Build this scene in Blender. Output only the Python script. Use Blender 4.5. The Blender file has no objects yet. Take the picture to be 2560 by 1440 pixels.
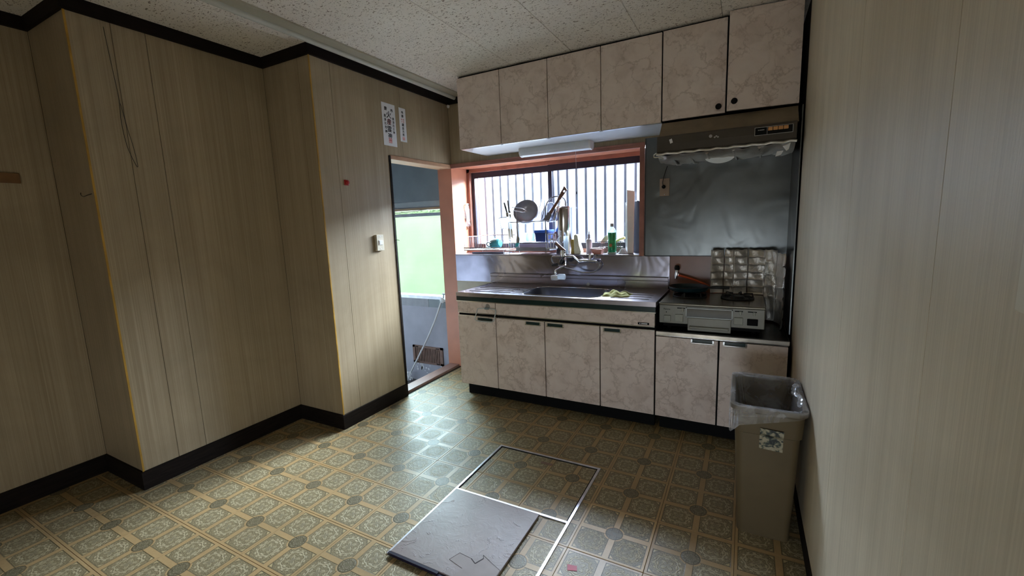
import bpy, bmesh, math, random
from mathutils import Vector, Matrix
random.seed(7)
S = bpy.context.scene
COL = S.collection
PI = math.pi

# ------------------------------------------------------------------ camera
cam = bpy.data.cameras.new('camera')
cam.sensor_width = 36.0
cam.lens = 36.0 * 1085.14 / 2560.0
cam.clip_start = 0.02
camo = bpy.data.objects.new('camera', cam)
COL.objects.link(camo)
yaw, pitch, roll = 0.494, -0.1492, -0.0365
fw = Vector((-math.sin(yaw) * math.cos(pitch), math.cos(yaw) * math.cos(pitch), math.sin(pitch)))
rt = Vector((math.cos(yaw), math.sin(yaw), 0))
up = rt.cross(fw)
r2 = math.cos(roll) * rt + math.sin(roll) * up
u2 = -math.sin(roll) * rt + math.cos(roll) * up
M = Matrix((r2, u2, -fw)).transposed().to_4x4()
M.translation = Vector((2.2613, -3.1683, 1.2945))
camo.matrix_world = M
S.camera = camo

# ------------------------------------------------------------------ light
S.view_settings.view_transform = 'Standard'
S.view_settings.look = 'None'
S.view_settings.gamma = 1.0
S.view_settings.use_curve_mapping = False
S.view_settings.exposure = 2.85
W = bpy.data.worlds.new('overcast_sky')
S.world = W
W.use_nodes = True
bg = W.node_tree.nodes['Background']
bg.inputs['Color'].default_value = (0.83, 0.92, 1.0, 1)
bg.inputs['Strength'].default_value = 1.5

sun = bpy.data.lights.new('sun', 'SUN')
sun.energy = 1.2
sun.angle = 0.02
sun.color = (1.0, 0.97, 0.9)
suno = bpy.data.objects.new('sun', sun)
COL.objects.link(suno)
suno.rotation_euler = (math.radians(38), 0, math.radians(12))


def area(name, loc, rot, sx, sy, power=0.0, color=(1, 1, 1), portal=False):
    l = bpy.data.lights.new(name, 'AREA')
    l.shape = 'RECTANGLE'
    l.size, l.size_y = sx, sy
    l.energy = power
    l.color = color
    o = bpy.data.objects.new(name, l)
    COL.objects.link(o)
    o.location = loc
    o.rotation_euler = rot
    if portal:
        l.cycles.is_portal = True
    return o


# sky portals of the windows and the added rear opening (they guide sampling of the sky, they add no light)
area('portal_kitchen_window', (0.80, 0.50, 1.41), (-PI / 2, 0, 0), 1.8, 0.9, portal=True)
area('portal_entry_window', (-0.70, 0.30, 1.1), (-PI / 2, 0, 0), 1.3, 1.1, portal=True)
area('portal_rear_fill_opening', (1.95, -4.60, 0.38), (PI / 2, 0, 0), 1.05, 0.65, portal=True)  # opening added behind the camera, lets sky in to fill the cabinet fronts

def aimed(name, loc, at, sx, sy, power, color):
    o = area(name, loc, (0, 0, 0), sx, sy, power, color)
    o.rotation_euler = (Vector(at) - Vector(loc)).to_track_quat('-Z', 'Y').to_euler()
    return o


# area lamps added for more sky light outside the two windows, high above the line of sight
aimed('daylight_entry', (-1.3, 1.5, 2.2), (0.2, -1.2, 0.0), 2.4, 1.1, 46, (0.60, 0.78, 1.0))
aimed('daylight_kitchen', (1.3, 1.5, 2.34), (0.9, -1.9, 1.3), 2.6, 0.7, 260, (0.88, 0.94, 1.0))


# ------------------------------------------------------------------ node helpers
class X:
    """tiny expression wrapper over Math nodes"""
    def __init__(s, nt, sock):
        s.nt, s.s = nt, sock

    def _m(s, op, *a):
        n = s.nt.nodes.new('ShaderNodeMath')
        n.operation = op
        for i, v in enumerate((s,) + a):
            if isinstance(v, X):
                s.nt.links.new(v.s, n.inputs[i])
            else:
                n.inputs[i].default_value = v
        return X(s.nt, n.outputs[0])

    def __add__(s, o): return s._m('ADD', o)
    def __sub__(s, o): return s._m('SUBTRACT', o)
    def __mul__(s, o): return s._m('MULTIPLY', o)
    def __truediv__(s, o): return s._m('DIVIDE', o)
    def abs(s): return s._m('ABSOLUTE')
    def max(s, o): return s._m('MAXIMUM', o)
    def min(s, o): return s._m('MINIMUM', o)
    def pow(s, o): return s._m('POWER', o)
    def sqrt(s): return s._m('SQRT')
    def cos(s): return s._m('COSINE')
    def sin(s): return s._m('SINE')
    def atan2(s, o): return s._m('ARCTAN2', o)
    def frac(s): return s._m('FRACT')
    def inv(s): return (s * -1.0) + 1.0

    def lt(s, t, w=0.01):
        """1 below t, 0 above, soft edge w"""
        n = s.nt.nodes.new('ShaderNodeMapRange')
        n.interpolation_type = 'SMOOTHSTEP'
        s.nt.links.new(s.s, n.inputs['Value'])
        n.inputs['From Min'].default_value = t - w
        n.inputs['From Max'].default_value = t + w
        n.inputs['To Min'].default_value = 1
        n.inputs['To Max'].default_value = 0
        return X(s.nt, n.outputs['Result'])

    def gt(s, t, w=0.01): return s.lt(t, w).inv()


def newmat(name):
    m = bpy.data.materials.new(name)
    m.use_nodes = True
    nt = m.node_tree
    b = nt.nodes['Principled BSDF']
    return m, nt, b


def coords(nt, scale=(1, 1, 1), which='Object'):
    tc = nt.nodes.new('ShaderNodeTexCoord')
    mp = nt.nodes.new('ShaderNodeMapping')
    mp.inputs['Scale'].default_value = scale
    nt.links.new(tc.outputs[which], mp.inputs['Vector'])
    return mp.outputs['Vector']


def noise(nt, vec, scale=5, detail=3, rough=0.5, dist=0.0):
    n = nt.nodes.new('ShaderNodeTexNoise')
    nt.links.new(vec, n.inputs['Vector'])
    n.inputs['Scale'].default_value = scale
    n.inputs['Detail'].default_value = detail
    n.inputs['Roughness'].default_value = rough
    n.inputs['Distortion'].default_value = dist
    return X(nt, n.outputs['Fac'])


def ramp(nt, x, stops):
    r = nt.nodes.new('ShaderNodeValToRGB')
    nt.links.new(x.s, r.inputs['Fac'])
    el = r.color_ramp.elements
    while len(el) < len(stops):
        el.new(0.5)
    for e, (p, c) in zip(el, stops):
        e.position = p
        e.color = (*c, 1) if len(c) == 3 else c
    return r.outputs['Color']


def mix(nt, fac, a, b, mode='MIX'):
    n = nt.nodes.new('ShaderNodeMix')
    n.data_type = 'RGBA'
    n.blend_type = mode
    if isinstance(fac, X):
        nt.links.new(fac.s, n.inputs[0])
    else:
        n.inputs[0].default_value = fac
    for k, v in ((6, a), (7, b)):
        if isinstance(v, tuple):
            n.inputs[k].default_value = (*v, 1)
        else:
            nt.links.new(v, n.inputs[k])
    return n.outputs[2]


def bump(nt, b, h, strength=0.3, dist=0.002):
    n = nt.nodes.new('ShaderNodeBump')
    n.inputs['Strength'].default_value = strength
    n.inputs['Distance'].default_value = dist
    nt.links.new(h.s, n.inputs['Height'])
    nt.links.new(n.outputs['Normal'], b.inputs['Normal'])


def plain(name, c, rough=0.5, metal=0.0, var=0.12, nscale=14, bmp=0.0, trans=0.0, ior=1.45, alpha=1.0, stretch=(1, 1, 1)):
    m, nt, b = newmat(name)
    v = coords(nt, stretch)
    n = noise(nt, v, nscale, 4)
    c0 = tuple(max(0, x * (1 - var)) for x in c)
    c1 = tuple(min(1, x * (1 + var)) for x in c)
    nt.links.new(ramp(nt, n, [(0.3, c0), (0.7, c1)]), b.inputs['Base Color'])
    b.inputs['Roughness'].default_value = rough
    b.inputs['Metallic'].default_value = metal
    b.inputs['Transmission Weight'].default_value = trans
    b.inputs['IOR'].default_value = ior
    b.inputs['Alpha'].default_value = alpha
    if max(c) < 0.03 and rough > 0.55:
        b.inputs['Specular IOR Level'].default_value = 0.2
    if bmp:
        bump(nt, b, n, bmp)
    return m


def glassy(name, tint=(0.95, 1, 1), opac=0.25, rough=0.08, film=0.0):
    """thin clear plastic or glass: transparent with a glossy coat and a little body"""
    m, nt, b = newmat(name)
    nt.nodes.remove(b)
    out = nt.nodes['Material Output']
    tr = nt.nodes.new('ShaderNodeBsdfTransparent')
    tr.inputs['Color'].default_value = (*tint, 1)
    gl = nt.nodes.new('ShaderNodeBsdfGlossy')
    gl.inputs['Roughness'].default_value = rough
    df = nt.nodes.new('ShaderNodeBsdfTranslucent')
    df.inputs['Color'].default_value = (*tint, 1)
    d2 = nt.nodes.new('ShaderNodeBsdfDiffuse')
    d2.inputs['Color'].default_value = (*tint, 1)
    m0 = nt.nodes.new('ShaderNodeMixShader')
    m0.inputs[0].default_value = 0.5
    nt.links.new(df.outputs[0], m0.inputs[1])
    nt.links.new(d2.outputs[0], m0.inputs[2])
    m1 = nt.nodes.new('ShaderNodeMixShader')
    v = coords(nt)
    n = noise(nt, v, 9 if film else 30, 3, 0.6, 1.5)
    f = n.gt(0.5, 0.18) * film + opac
    nt.links.new(f.s, m1.inputs[0])
    nt.links.new(tr.outputs[0], m1.inputs[1])
    nt.links.new(m0.outputs[0], m1.inputs[2])
    m2 = nt.nodes.new('ShaderNodeMixShader')
    fr = nt.nodes.new('ShaderNodeLayerWeight')
    fr.inputs['Blend'].default_value = 0.25
    g = X(nt, fr.outputs['Facing']) * 0.55 + 0.04
    nt.links.new(g.s, m2.inputs[0])
    nt.links.new(m1.outputs[0], m2.inputs[1])
    nt.links.new(gl.outputs[0], m2.inputs[2])
    nt.links.new(m2.outputs[0], out.inputs['Surface'])
    return m


# ------------------------------------------------------------------ materials
def wallpaper(name, axis, light, dark):
    m, nt, b = newmat(name)
    sc = (210, 210, 0.8)
    v = coords(nt, sc)
    fine = noise(nt, v, 1.0, 5, 0.65)
    v2 = coords(nt, (16, 16, 0.25))
    band = noise(nt, v2, 1.0, 4, 0.6)
    v3 = coords(nt, (1, 1, 1))
    weave = noise(nt, coords(nt, (500, 500, 160)), 1.0, 2, 0.5)
    grime = noise(nt, v3, 1.6, 5, 0.6, 0.6)
    t = fine * 0.62 + band * 0.36 + weave * 0.02
    c = ramp(nt, t, [(0.38, dark), (0.50, tuple(a * 0.55 + q * 0.45 for a, q in zip(light, dark))), (0.62, light)])
    c = mix(nt, grime.gt(0.52, 0.2) * 0.35, c, tuple(x * 0.62 for x in dark), 'MIX')
    nt.links.new(c, b.inputs['Base Color'])
    b.inputs['Roughness'].default_value = 0.42
    b.inputs['Specular IOR Level'].default_value = 0.35
    bump(nt, b, fine * 0.6 + weave * 0.6, 0.25, 0.001)
    return m


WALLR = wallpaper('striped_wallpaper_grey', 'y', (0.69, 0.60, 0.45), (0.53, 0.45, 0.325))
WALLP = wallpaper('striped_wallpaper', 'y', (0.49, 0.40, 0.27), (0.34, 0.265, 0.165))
DARKW = plain('dark_stained_wood', (0.010, 0.0065, 0.005), 0.75, var=0.35, nscale=6, stretch=(3, 3, 30))
DARKB = plain('dark_baseboard_wood', (0.012, 0.008, 0.006), 0.75, var=0.4, nscale=5, stretch=(2, 2, 20))
PINK = plain('salmon_painted_wood', (0.62, 0.27, 0.17), 0.22, var=0.10, nscale=5, stretch=(1, 1, 1))
CASE = plain('brown_pink_casing', (0.36, 0.155, 0.115), 0.3, var=0.2, nscale=6, stretch=(2, 2, 2))
BLACK = plain('black_gap', (0.007, 0.007, 0.0075), 0.8)
DKGREEN = plain('dark_green_edge_strip', (0.008, 0.03, 0.03), 0.25)
CHROME = plain('chrome', (0.72, 0.73, 0.76), 0.14, 1.0, var=0.06, nscale=8)
ALU = plain('aluminium', (0.62, 0.64, 0.68), 0.28, 1.0, var=0.12, nscale=20)
DALU = plain('dark_bronze_sash', (0.05, 0.045, 0.065), 0.35, 0.3)
WHITE = plain('white_plastic', (0.75, 0.76, 0.76), 0.35, var=0.05)
CREAM = plain('cream_plastic', (0.62, 0.57, 0.45), 0.4, var=0.06)
LIGHTGREY = plain('pale_grey_paint', (0.55, 0.58, 0.60), 0.35, var=0.05)
BEIGE = plain('beige_bin_plastic', (0.125, 0.092, 0.048), 0.42, var=0.05)
BROWNM = plain('dark_brown_enamel', (0.075, 0.062, 0.05), 0.32, var=0.1)
TANM = plain('tan_enamel', (0.24, 0.185, 0.12), 0.42, var=0.15)
GREYW = plain('grey_entry_wall', (0.42, 0.42, 0.48), 0.55, var=0.08, nscale=7)
GREYP = plain('grey_green_panel', (0.25, 0.29, 0.31), 0.45, var=0.08, nscale=7)
CONC = plain('dark_concrete', (0.10, 0.095, 0.10), 0.8, var=0.4, nscale=12, bmp=0.4)
BROWNV = plain('brown_vent_plastic', (0.23, 0.14, 0.11), 0.5, var=0.15)
TERRA = plain('terracotta_painted_board', (0.30, 0.145, 0.10), 0.3, var=0.15, nscale=5)
PAPER = plain('white_paper', (0.82, 0.82, 0.84), 0.7, var=0.04)
INK = plain('black_ink', (0.02, 0.02, 0.025), 0.7)
REDINK = plain('red_ink', (0.75, 0.25, 0.25), 0.7)
RED = plain('red_plastic', (0.45, 0.03, 0.03), 0.3)
ORANGE = plain('orange_rubber', (0.62, 0.10, 0.03), 0.4)
BUTTON = plain('orange_button', (0.72, 0.36, 0.14), 0.4)
YELLOW = plain('yellow_bead', (0.50, 0.29, 0.05), 0.4, var=0.3, nscale=3, stretch=(1, 1, 3))
STOVE = plain('warm_grey_stove_enamel', (0.27, 0.265, 0.225), 0.35, var=0.08)
STOVEL = plain('pale_stove_buttons', (0.33, 0.34, 0.29), 0.4)
DARKGL = plain('smoked_glass', (0.02, 0.028, 0.032), 0.08)
IRON = plain('black_cast_iron', (0.015, 0.016, 0.017), 0.5, bmp=0.5, nscale=60)
TEALB = plain('black_teal_enamel', (0.010, 0.03, 0.035), 0.3)
BLUE = plain('blue_plastic', (0.05, 0.16, 0.62), 0.25)
TEAL = plain('teal_glaze', (0.04, 0.24, 0.27), 0.25)
TURQ = plain('turquoise_silicone', (0.08, 0.52, 0.58), 0.4)
WOOD = plain('pale_wood', (0.45, 0.33, 0.2), 0.5, var=0.2, nscale=8, stretch=(1, 1, 8))
BRWOOD = plain('red_brown_wood', (0.22, 0.11, 0.075), 0.45, var=0.2, nscale=8)
SPONGE = plain('cream_sponge', (0.72, 0.70, 0.52), 0.9, bmp=0.6, nscale=90)
SPONGE2 = plain('mustard_sponge', (0.42, 0.31, 0.09), 0.9, bmp=0.6, nscale=90)
CLOTHM = plain('yellow_green_cloth', (0.52, 0.52, 0.20), 0.9, var=0.25, nscale=30, bmp=0.5)
PINKP = plain('pink_plastic', (0.55, 0.24, 0.18), 0.4)
GREYWHITE = plain('off_white_board', (0.66, 0.66, 0.62), 0.45, var=0.05)
NAVY = plain('black_board', (0.012, 0.013, 0.025), 0.4)
KNIFE = plain('black_handle', (0.015, 0.015, 0.017), 0.35)
GREENP = plain('green_label', (0.03, 0.30, 0.10), 0.35, var=0.5, nscale=40)
GREENCAP = plain('lime_liquid', (0.28, 0.55, 0.05), 0.3)
CLEAR = glassy('clear_glass', (0.72, 0.80, 0.84), 0.30)
FILM = glassy('clear_plastic_film', (0.96, 0.96, 0.98), 0.08, 0.15, film=0.32)
FROSTC = glassy('frosted_plastic', (0.85, 0.9, 0.93), 0.55, 0.3)
MILK = plain('milky_diffuser', (0.70, 0.74, 0.78), 0.3, var=0.03)
PINKC = plain('grey_pink_bottle', (0.58, 0.52, 0.56), 0.35, var=0.04)


def steel(name, c, rough, bm=0.05, sc=3.0):
    m, nt, b = newmat(name)
    n = noise(nt, coords(nt, (1, 1, 1)), sc, 3, 0.5, 0.8)
    g = noise(nt, coords(nt, (3, 3, 3)), 4, 4)
    nt.links.new(ramp(nt, g, [(0.3, tuple(x * 0.85 for x in c)), (0.7, c)]), b.inputs['Base Color'])
    b.inputs['Metallic'].default_value = 1.0
    r = n * 0.18 + (rough - 0.06)
    nt.links.new(r.s, b.inputs['Roughness'])
    bump(nt, b, n, bm, 0.03)
    return m


STEEL = steel('stainless_steel', (0.50, 0.49, 0.58), 0.15, 0.30, 2.5)
STEELD = steel('dull_stainless_sheet', (0.19, 0.205, 0.21), 0.30, 0.32, 2.6)
STEELT = steel('worktop_steel', (0.40, 0.37, 0.40), 0.26, 0.06, 4.0)
BOWL = steel('sink_bowl_steel', (0.20, 0.21, 0.25), 0.4, 0.05)


def foil_mat():
    m, nt, b = newmat('crinkled_foil')
    n = noise(nt, coords(nt), 26, 4, 0.6, 2.0)
    g = noise(nt, coords(nt), 5, 3)
    nt.links.new(ramp(nt, g, [(0.3, (0.45, 0.40, 0.33)), (0.65, (0.78, 0.77, 0.76))]), b.inputs['Base Color'])
    b.inputs['Metallic'].default_value = 0.85
    b.inputs['Roughness'].default_value = 0.36
    bump(nt, b, n, 0.5, 0.006)
    return m


FOIL = foil_mat()


def marble_mat():
    m, nt, b = newmat('marbled_laminate')
    v = coords(nt, (1, 1, 1))
    dn = nt.nodes.new('ShaderNodeTexNoise')
    nt.links.new(v, dn.inputs['Vector'])
    dn.inputs['Scale'].default_value = 7
    dn.inputs['Detail'].default_value = 5
    dn.inputs['Roughness'].default_value = 0.65
    ad = nt.nodes.new('ShaderNodeVectorMath')
    ad.operation = 'MULTIPLY_ADD'
    nt.links.new(dn.outputs['Color'], ad.inputs[0])
    ad.inputs[1].default_value = (0.30, 0.30, 0.30)
    nt.links.new(v, ad.inputs[2])
    vo = nt.nodes.new('ShaderNodeTexVoronoi')
    vo.feature = 'DISTANCE_TO_EDGE'
    vo.inputs['Scale'].default_value = 8.0
    nt.links.new(ad.outputs[0], vo.inputs['Vector'])
    vein = X(nt, vo.outputs['Distance']).lt(0.0, 0.11)
    vein = vein.pow(1.3)
    pres = noise(nt, v, 6, 3, 0.5).gt(0.44, 0.14)
    cloud = noise(nt, v, 9, 5, 0.6, 0.5)
    base = ramp(nt, cloud, [(0.3, (0.70, 0.58, 0.52)), (0.5, (0.83, 0.71, 0.65)), (0.7, (0.87, 0.76, 0.70))])
    c = mix(nt, vein * pres * 0.95, base, (0.27, 0.165, 0.11))
    nt.links.new(c, b.inputs['Base Color'])
    b.inputs['Roughness'].default_value = 0.32
    return m


MARBLE = marble_mat()

TX, TY = 0.2952, 0.3045        # size of one vinyl tile


def tile_mat(name, lite=0.0):
    m, nt, b = newmat(name)
    tc = nt.nodes.new('ShaderNodeTexCoord')
    sp = nt.nodes.new('ShaderNodeSeparateXYZ')
    nt.links.new(tc.outputs['Object'], sp.inputs[0])
    u = (X(nt, sp.outputs[0]) * (2 / TX)).abs()
    v = (X(nt, sp.outputs[1]) * (2 / TY)).abs()
    r = (u * u + v * v).sqrt()
    p = u - 0.505
    q = v - 0.505
    pa, qa = p.abs(), q.abs()
    cellmask = pa.max(qa).lt(0.415, 0.006) * r.gt(0.285, 0.006)         # inside one of the four squares
    octd = pa + qa
    arc = (pa - 0.50) * (pa - 0.50) + (qa - 0.50) * (qa - 0.50)
    octi = octd.lt(0.655, 0.008) * cellmask                              # octagon
    octl = ((octd - 0.655).abs()).lt(0.012, 0.006) * cellmask            # its outline
    leafm = octd.gt(0.685, 0.010) * pa.max(qa).lt(0.392, 0.008) * cellmask
    rr = (p * p + q * q).sqrt()
    th = p.atan2(q)
    pet = (th * 2.0).sin().abs()                                        # four petals
    pet2 = (th * 4.0).cos().abs()
    flower = (rr - pet.pow(1.5) * 0.15 - 0.035).lt(0.0, 0.014) * octi
    core = (rr - pet.pow(1.5) * 0.10 - 0.01).lt(0.0, 0.012)
    ringd = ((rr - 0.26 - pet2 * 0.035).abs()).lt(0.016, 0.008) * octi
    beads = ((th * 14.0).sin()).gt(0.1, 0.25) * ((rr - 0.335).abs()).lt(0.022, 0.008) * octi
    dots = ((th * 4.0 + 0.4).cos()).gt(0.55, 0.2) * ((rr - 0.225).abs()).lt(0.022, 0.008) * octi
    med = r.lt(0.232, 0.006)
    mth = u.atan2(v)
    medp = ((r - (mth * 4.0).cos().abs() * 0.07 - 0.055).abs()).lt(0.013, 0.008) * med
    medb = ((mth * 20.0).sin()).gt(0.0, 0.3) * ((r - 0.185).abs()).lt(0.016, 0.006)
    groove = ((r - 0.232).abs()).lt(0.010, 0.006)
    ridge = ((pa.max(qa) - 0.415).abs()).lt(0.010, 0.006)
    # mottled colours
    w = nt.nodes.new('ShaderNodeNewGeometry')
    wp = w.outputs['Position']
    ng = noise(nt, wp, 90, 3, 0.6)
    ngl = noise(nt, wp, 4, 3, 0.5)
    k = 1.0 + lite
    tan = mix(nt, ng, tuple(x * k for x in (0.39, 0.26, 0.115)), tuple(x * k for x in (0.49, 0.345, 0.17)))
    ngs = noise(nt, wp, 260, 2, 0.6)
    drk = mix(nt, ngs.gt(0.5, 0.12), (0.12, 0.098, 0.050), (0.36, 0.30, 0.17))
    leaf = tuple(x * k for x in (0.48, 0.385, 0.205))
    c = mix(nt, cellmask, tan, drk)
    c = mix(nt, leafm, c, leaf)
    c = mix(nt, octl * 0.6, c, (0.06, 0.05, 0.03))
    c = mix(nt, flower * 0.7, c, (0.41, 0.35, 0.21))
    c = mix(nt, (ringd.max(beads)).max(dots) * 0.8, c, (0.50, 0.43, 0.27))
    c = mix(nt, core * octi * 0.5, c, (0.10, 0.09, 0.06))
    c = mix(nt, med, c, (0.15, 0.13, 0.075))
    c = mix(nt, (medp.max(medb)) * med * 0.6, c, (0.32, 0.28, 0.18))
    c = mix(nt, (groove.max(ridge)) * 0.75, c, (0.06, 0.045, 0.02))
    c = mix(nt, ngl.gt(0.55, 0.12) * 0.18, c, (0.20, 0.16, 0.09))
    nt.links.new(c, b.inputs['Base Color'])
    rg = noise(nt, wp, 3.0, 3) * 0.20 + (0.30 + 0.04 * (lite > 0)) + octi * 0.06
    nt.links.new(rg.s, b.inputs['Roughness'])
    b.inputs['Specular IOR Level'].default_value = 0.5
    h = cellmask.inv() * 0.5 + flower * 0.7 + (ringd.max(beads)).max(dots) * 0.7 + leafm * 0.45 + medp * 0.5 + medb * med * 0.4 - groove * 0.6 + ng * 0.15
    bump(nt, b, h, 0.55, 0.0016)
    return m


TILE = tile_mat('patterned_vinyl_tile')
TILEL = tile_mat('worn_vinyl_tile', 0.35)


def ceil_mat():
    m, nt, b = newmat('fissured_ceiling_board')
    v = coords(nt)
    # short worm-like fissures
    n1 = noise(nt, coords(nt, (62, 118, 1)), 1.0, 1.5, 0.5, 0.7)
    n2 = noise(nt, coords(nt, (110, 130, 1)), 1.0, 1.0, 0.5, 0.6)
    fis = n1.gt(0.655, 0.02).max(n2.gt(0.69, 0.02))
    g = noise(nt, v, 3, 3)
    c = ramp(nt, g, [(0.3, (0.84, 0.78, 0.71)), (0.7, (0.90, 0.85, 0.78))])
    c = mix(nt, fis * 0.9, c, (0.24, 0.18, 0.13))
    nt.links.new(c, b.inputs['Base Color'])
    b.inputs['Roughness'].default_value = 0.9
    bump(nt, b, fis * -1.0, 0.6, 0.003)
    return m


CEIL = ceil_mat()


def pane_mat(name, tint, haze, scale):
    """obscure window glass: clear share plus scattering share"""
    m, nt, b = newmat(name)
    nt.nodes.remove(b)
    out = nt.nodes['Material Output']
    tr = nt.nodes.new('ShaderNodeBsdfTransparent')
    tr.inputs['Color'].default_value = (*tint, 1)
    tl = nt.nodes.new('ShaderNodeBsdfTranslucent')
    tl.inputs['Color'].default_value = (*tint, 1)
    gl = nt.nodes.new('ShaderNodeBsdfGlossy')
    gl.inputs['Roughness'].default_value = 0.12
    m1 = nt.nodes.new('ShaderNodeMixShader')
    n = noise(nt, coords(nt), scale, 3, 0.6)
    f = (n - 0.5) * haze * 1.5 + haze
    nt.links.new(f.s, m1.inputs[0])
    nt.links.new(tr.outputs[0], m1.inputs[1])
    nt.links.new(tl.outputs[0], m1.inputs[2])
    m2 = nt.nodes.new('ShaderNodeMixShader')
    m2.inputs[0].default_value = 0.03
    nt.links.new(m1.outputs[0], m2.inputs[1])
    nt.links.new(gl.outputs[0], m2.inputs[2])
    nt.links.new(m2.outputs[0], out.inputs['Surface'])
    return m


PANE = pane_mat('obscure_window_glass', (0.95, 0.98, 1.0), 0.002, 110)
PANE2 = pane_mat('hazier_window_glass', (0.62, 0.66, 0.72), 0.004, 110)
PANEG = pane_mat('entry_obscure_glass', (0.93, 1.0, 0.95), 0.003, 90)


# ------------------------------------------------------------------ mesh builder
class MB:
    def __init__(s):
        s.v, s.f = [], []

    def add(s, vs, fs):
        n = len(s.v)
        s.v += [tuple(p) for p in vs]
        s.f += [tuple(i + n for i in f) for f in fs]
        return s

    def box(s, x0, y0, z0, x1, y1, z1, bev=0.0):
        if x0 > x1: x0, x1 = x1, x0
        if y0 > y1: y0, y1 = y1, y0
        if z0 > z1: z0, z1 = z1, z0
        if not bev:
            vs = [(x, y, z) for z in (z0, z1) for y in (y0, y1) for x in (x0, x1)]
            return s.add(vs, [(0, 2, 3, 1), (4, 5, 7, 6), (0, 1, 5, 4), (2, 6, 7, 3), (0, 4, 6, 2), (1, 3, 7, 5)])
        b = bmesh.new()
        bmesh.ops.create_cube(b, size=1)
        for w in b.verts:
            w.co = Vector(((x0 + x1) / 2 + w.co.x * (x1 - x0), (y0 + y1) / 2 + w.co.y * (y1 - y0), (z0 + z1) / 2 + w.co.z * (z1 - z0)))
        bmesh.ops.bevel(b, geom=b.edges[:] + b.verts[:], offset=bev, segments=2, affect='EDGES', profile=0.5)
        s.bm(b)
        return s

    def bm(s, b, mat=None):
        b.verts.index_update()
        vs = [(mat @ v.co if mat else v.co) for v in b.verts]
        s.add(vs, [[v.index for v in f.verts] for f in b.faces])
        b.free()
        return s

    def quad(s, a, b, c, d, th=0.0, n=None):
        """slab through four corners with thickness th along the normal"""
        a, b, c, d = map(Vector, (a, b, c, d))
        nn = (b - a).cross(d - a).normalized() * th
        vs = [a, b, c, d, a + nn, b + nn, c + nn, d + nn]
        return s.add(vs, [(3, 2, 1, 0), (4, 5, 6, 7), (0, 1, 5, 4), (1, 2, 6, 5), (2, 3, 7, 6), (3, 0, 4, 7)])

    def tube(s, pts, r, seg=8, closed=False, cap=True):
        pts = [Vector(p) for p in pts]
        n = len(pts)
        rs = r if isinstance(r, (list, tuple)) else [r] * n
        rings = []
        prev = None
        for i, p in enumerate(pts):
            if closed:
                t = (pts[(i + 1) % n] - pts[i - 1]).normalized()
            else:
                t = (pts[min(i + 1, n - 1)] - pts[max(i - 1, 0)]).normalized()
            if prev is None:
                a = Vector((0, 0, 1)) if abs(t.z) < 0.9 else Vector((1, 0, 0))
                x = t.cross(a).normalized()
            else:
                x = (prev - t * prev.dot(t)).normalized()
            prev = x
            y = t.cross(x)
            rings.append([p + (x * math.cos(2 * PI * k / seg) + y * math.sin(2 * PI * k / seg)) * rs[i] for k in range(seg)])
        vs = [q for rg in rings for q in rg]
        fs = []
        m = n if closed else n - 1
        for i in range(m):
            j = (i + 1) % n
            for k in range(seg):
                l = (k + 1) % seg
                fs.append((i * seg + k, j * seg + k, j * seg + l, i * seg + l))
        if cap and not closed:
            fs.append(tuple(range(seg)))
            fs.append(tuple((n - 1) * seg + k for k in reversed(range(seg))))
        return s.add(vs, fs)

    def lathe(s, prof, seg=24, mat=None, closed=False):
        """profile (r, z) about z"""
        vs, fs = [], []
        for r, z in prof:
            for k in range(seg):
                a = 2 * PI * k / seg
                p = Vector((r * math.cos(a), r * math.sin(a), z))
                vs.append(mat @ p if mat else p)
        for i in range(len(prof) - 1):
            for k in range(seg):
                l = (k + 1) % seg
                fs.append((i * seg + k, i * seg + l, (i + 1) * seg + l, (i + 1) * seg + k))
        if prof[0][0] > 1e-5 and not closed:
            pass
        return s.add(vs, fs)

    def prism(s, poly, z0, z1, mat=None):
        """extrude polygon (x,y) from z0 to z1"""
        n = len(poly)
        vs = [Vector((x, y, z)) for z in (z0, z1) for x, y in poly]
        if mat: vs = [mat @ v for v in vs]
        fs = [tuple(reversed(range(n))), tuple(range(n, 2 * n))] + [(i, (i + 1) % n, n + (i + 1) % n, n + i) for i in range(n)]
        return s.add(vs, fs)

    def grid(s, fn, nu, nv, closed_u=False):
        vs = [fn(i / (nu if closed_u else nu - 1), j / (nv - 1)) for j in range(nv) for i in range(nu)]
        fs = []
        for j in range(nv - 1):
            for i in range(nu if closed_u else nu - 1):
                k = (i + 1) % nu
                fs.append((j * nu + i, j * nu + k, (j + 1) * nu + k, (j + 1) * nu + i))
        return s.add(vs, fs)


def base_of(o):
    p = Vector((0, 0, 0))
    while o is not None:
        p += o.location
        o = o.parent
    return p


def obj(name, mb, mat, parent=None, loc=None, smooth=False, world=True):
    """link the collected shapes as ONE mesh; shapes are given in room coordinates"""
    me = bpy.data.meshes.new(name)
    off = Vector(loc) if loc is not None else Vector((0, 0, 0))
    pb = base_of(parent) if parent is not None else Vector((0, 0, 0))
    tot = (off if parent is None else pb) if world else Vector((0, 0, 0))
    me.from_pydata([tuple(Vector(p) - tot) for p in mb.v], [], mb.f)
    me.update()
    b = bmesh.new()
    b.from_mesh(me)
    bmesh.ops.recalc_face_normals(b, faces=b.faces[:])
    b.to_mesh(me)
    b.free()
    if smooth:
        for p in me.polygons:
            p.use_smooth = True
        try:
            me.set_sharp_from_angle(angle=math.radians(40))
        except Exception:
            pass
    me.materials.append(mat)
    o = bpy.data.objects.new(name, me)
    COL.objects.link(o)
    if parent is not None:
        o.parent = parent
    elif loc is not None:
        o.location = loc
    return o


def tag(o, label, cat, group=None, kind=None):
    o['label'] = label
    o['category'] = cat
    if group: o['group'] = group
    if kind: o['kind'] = kind
    return o


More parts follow.
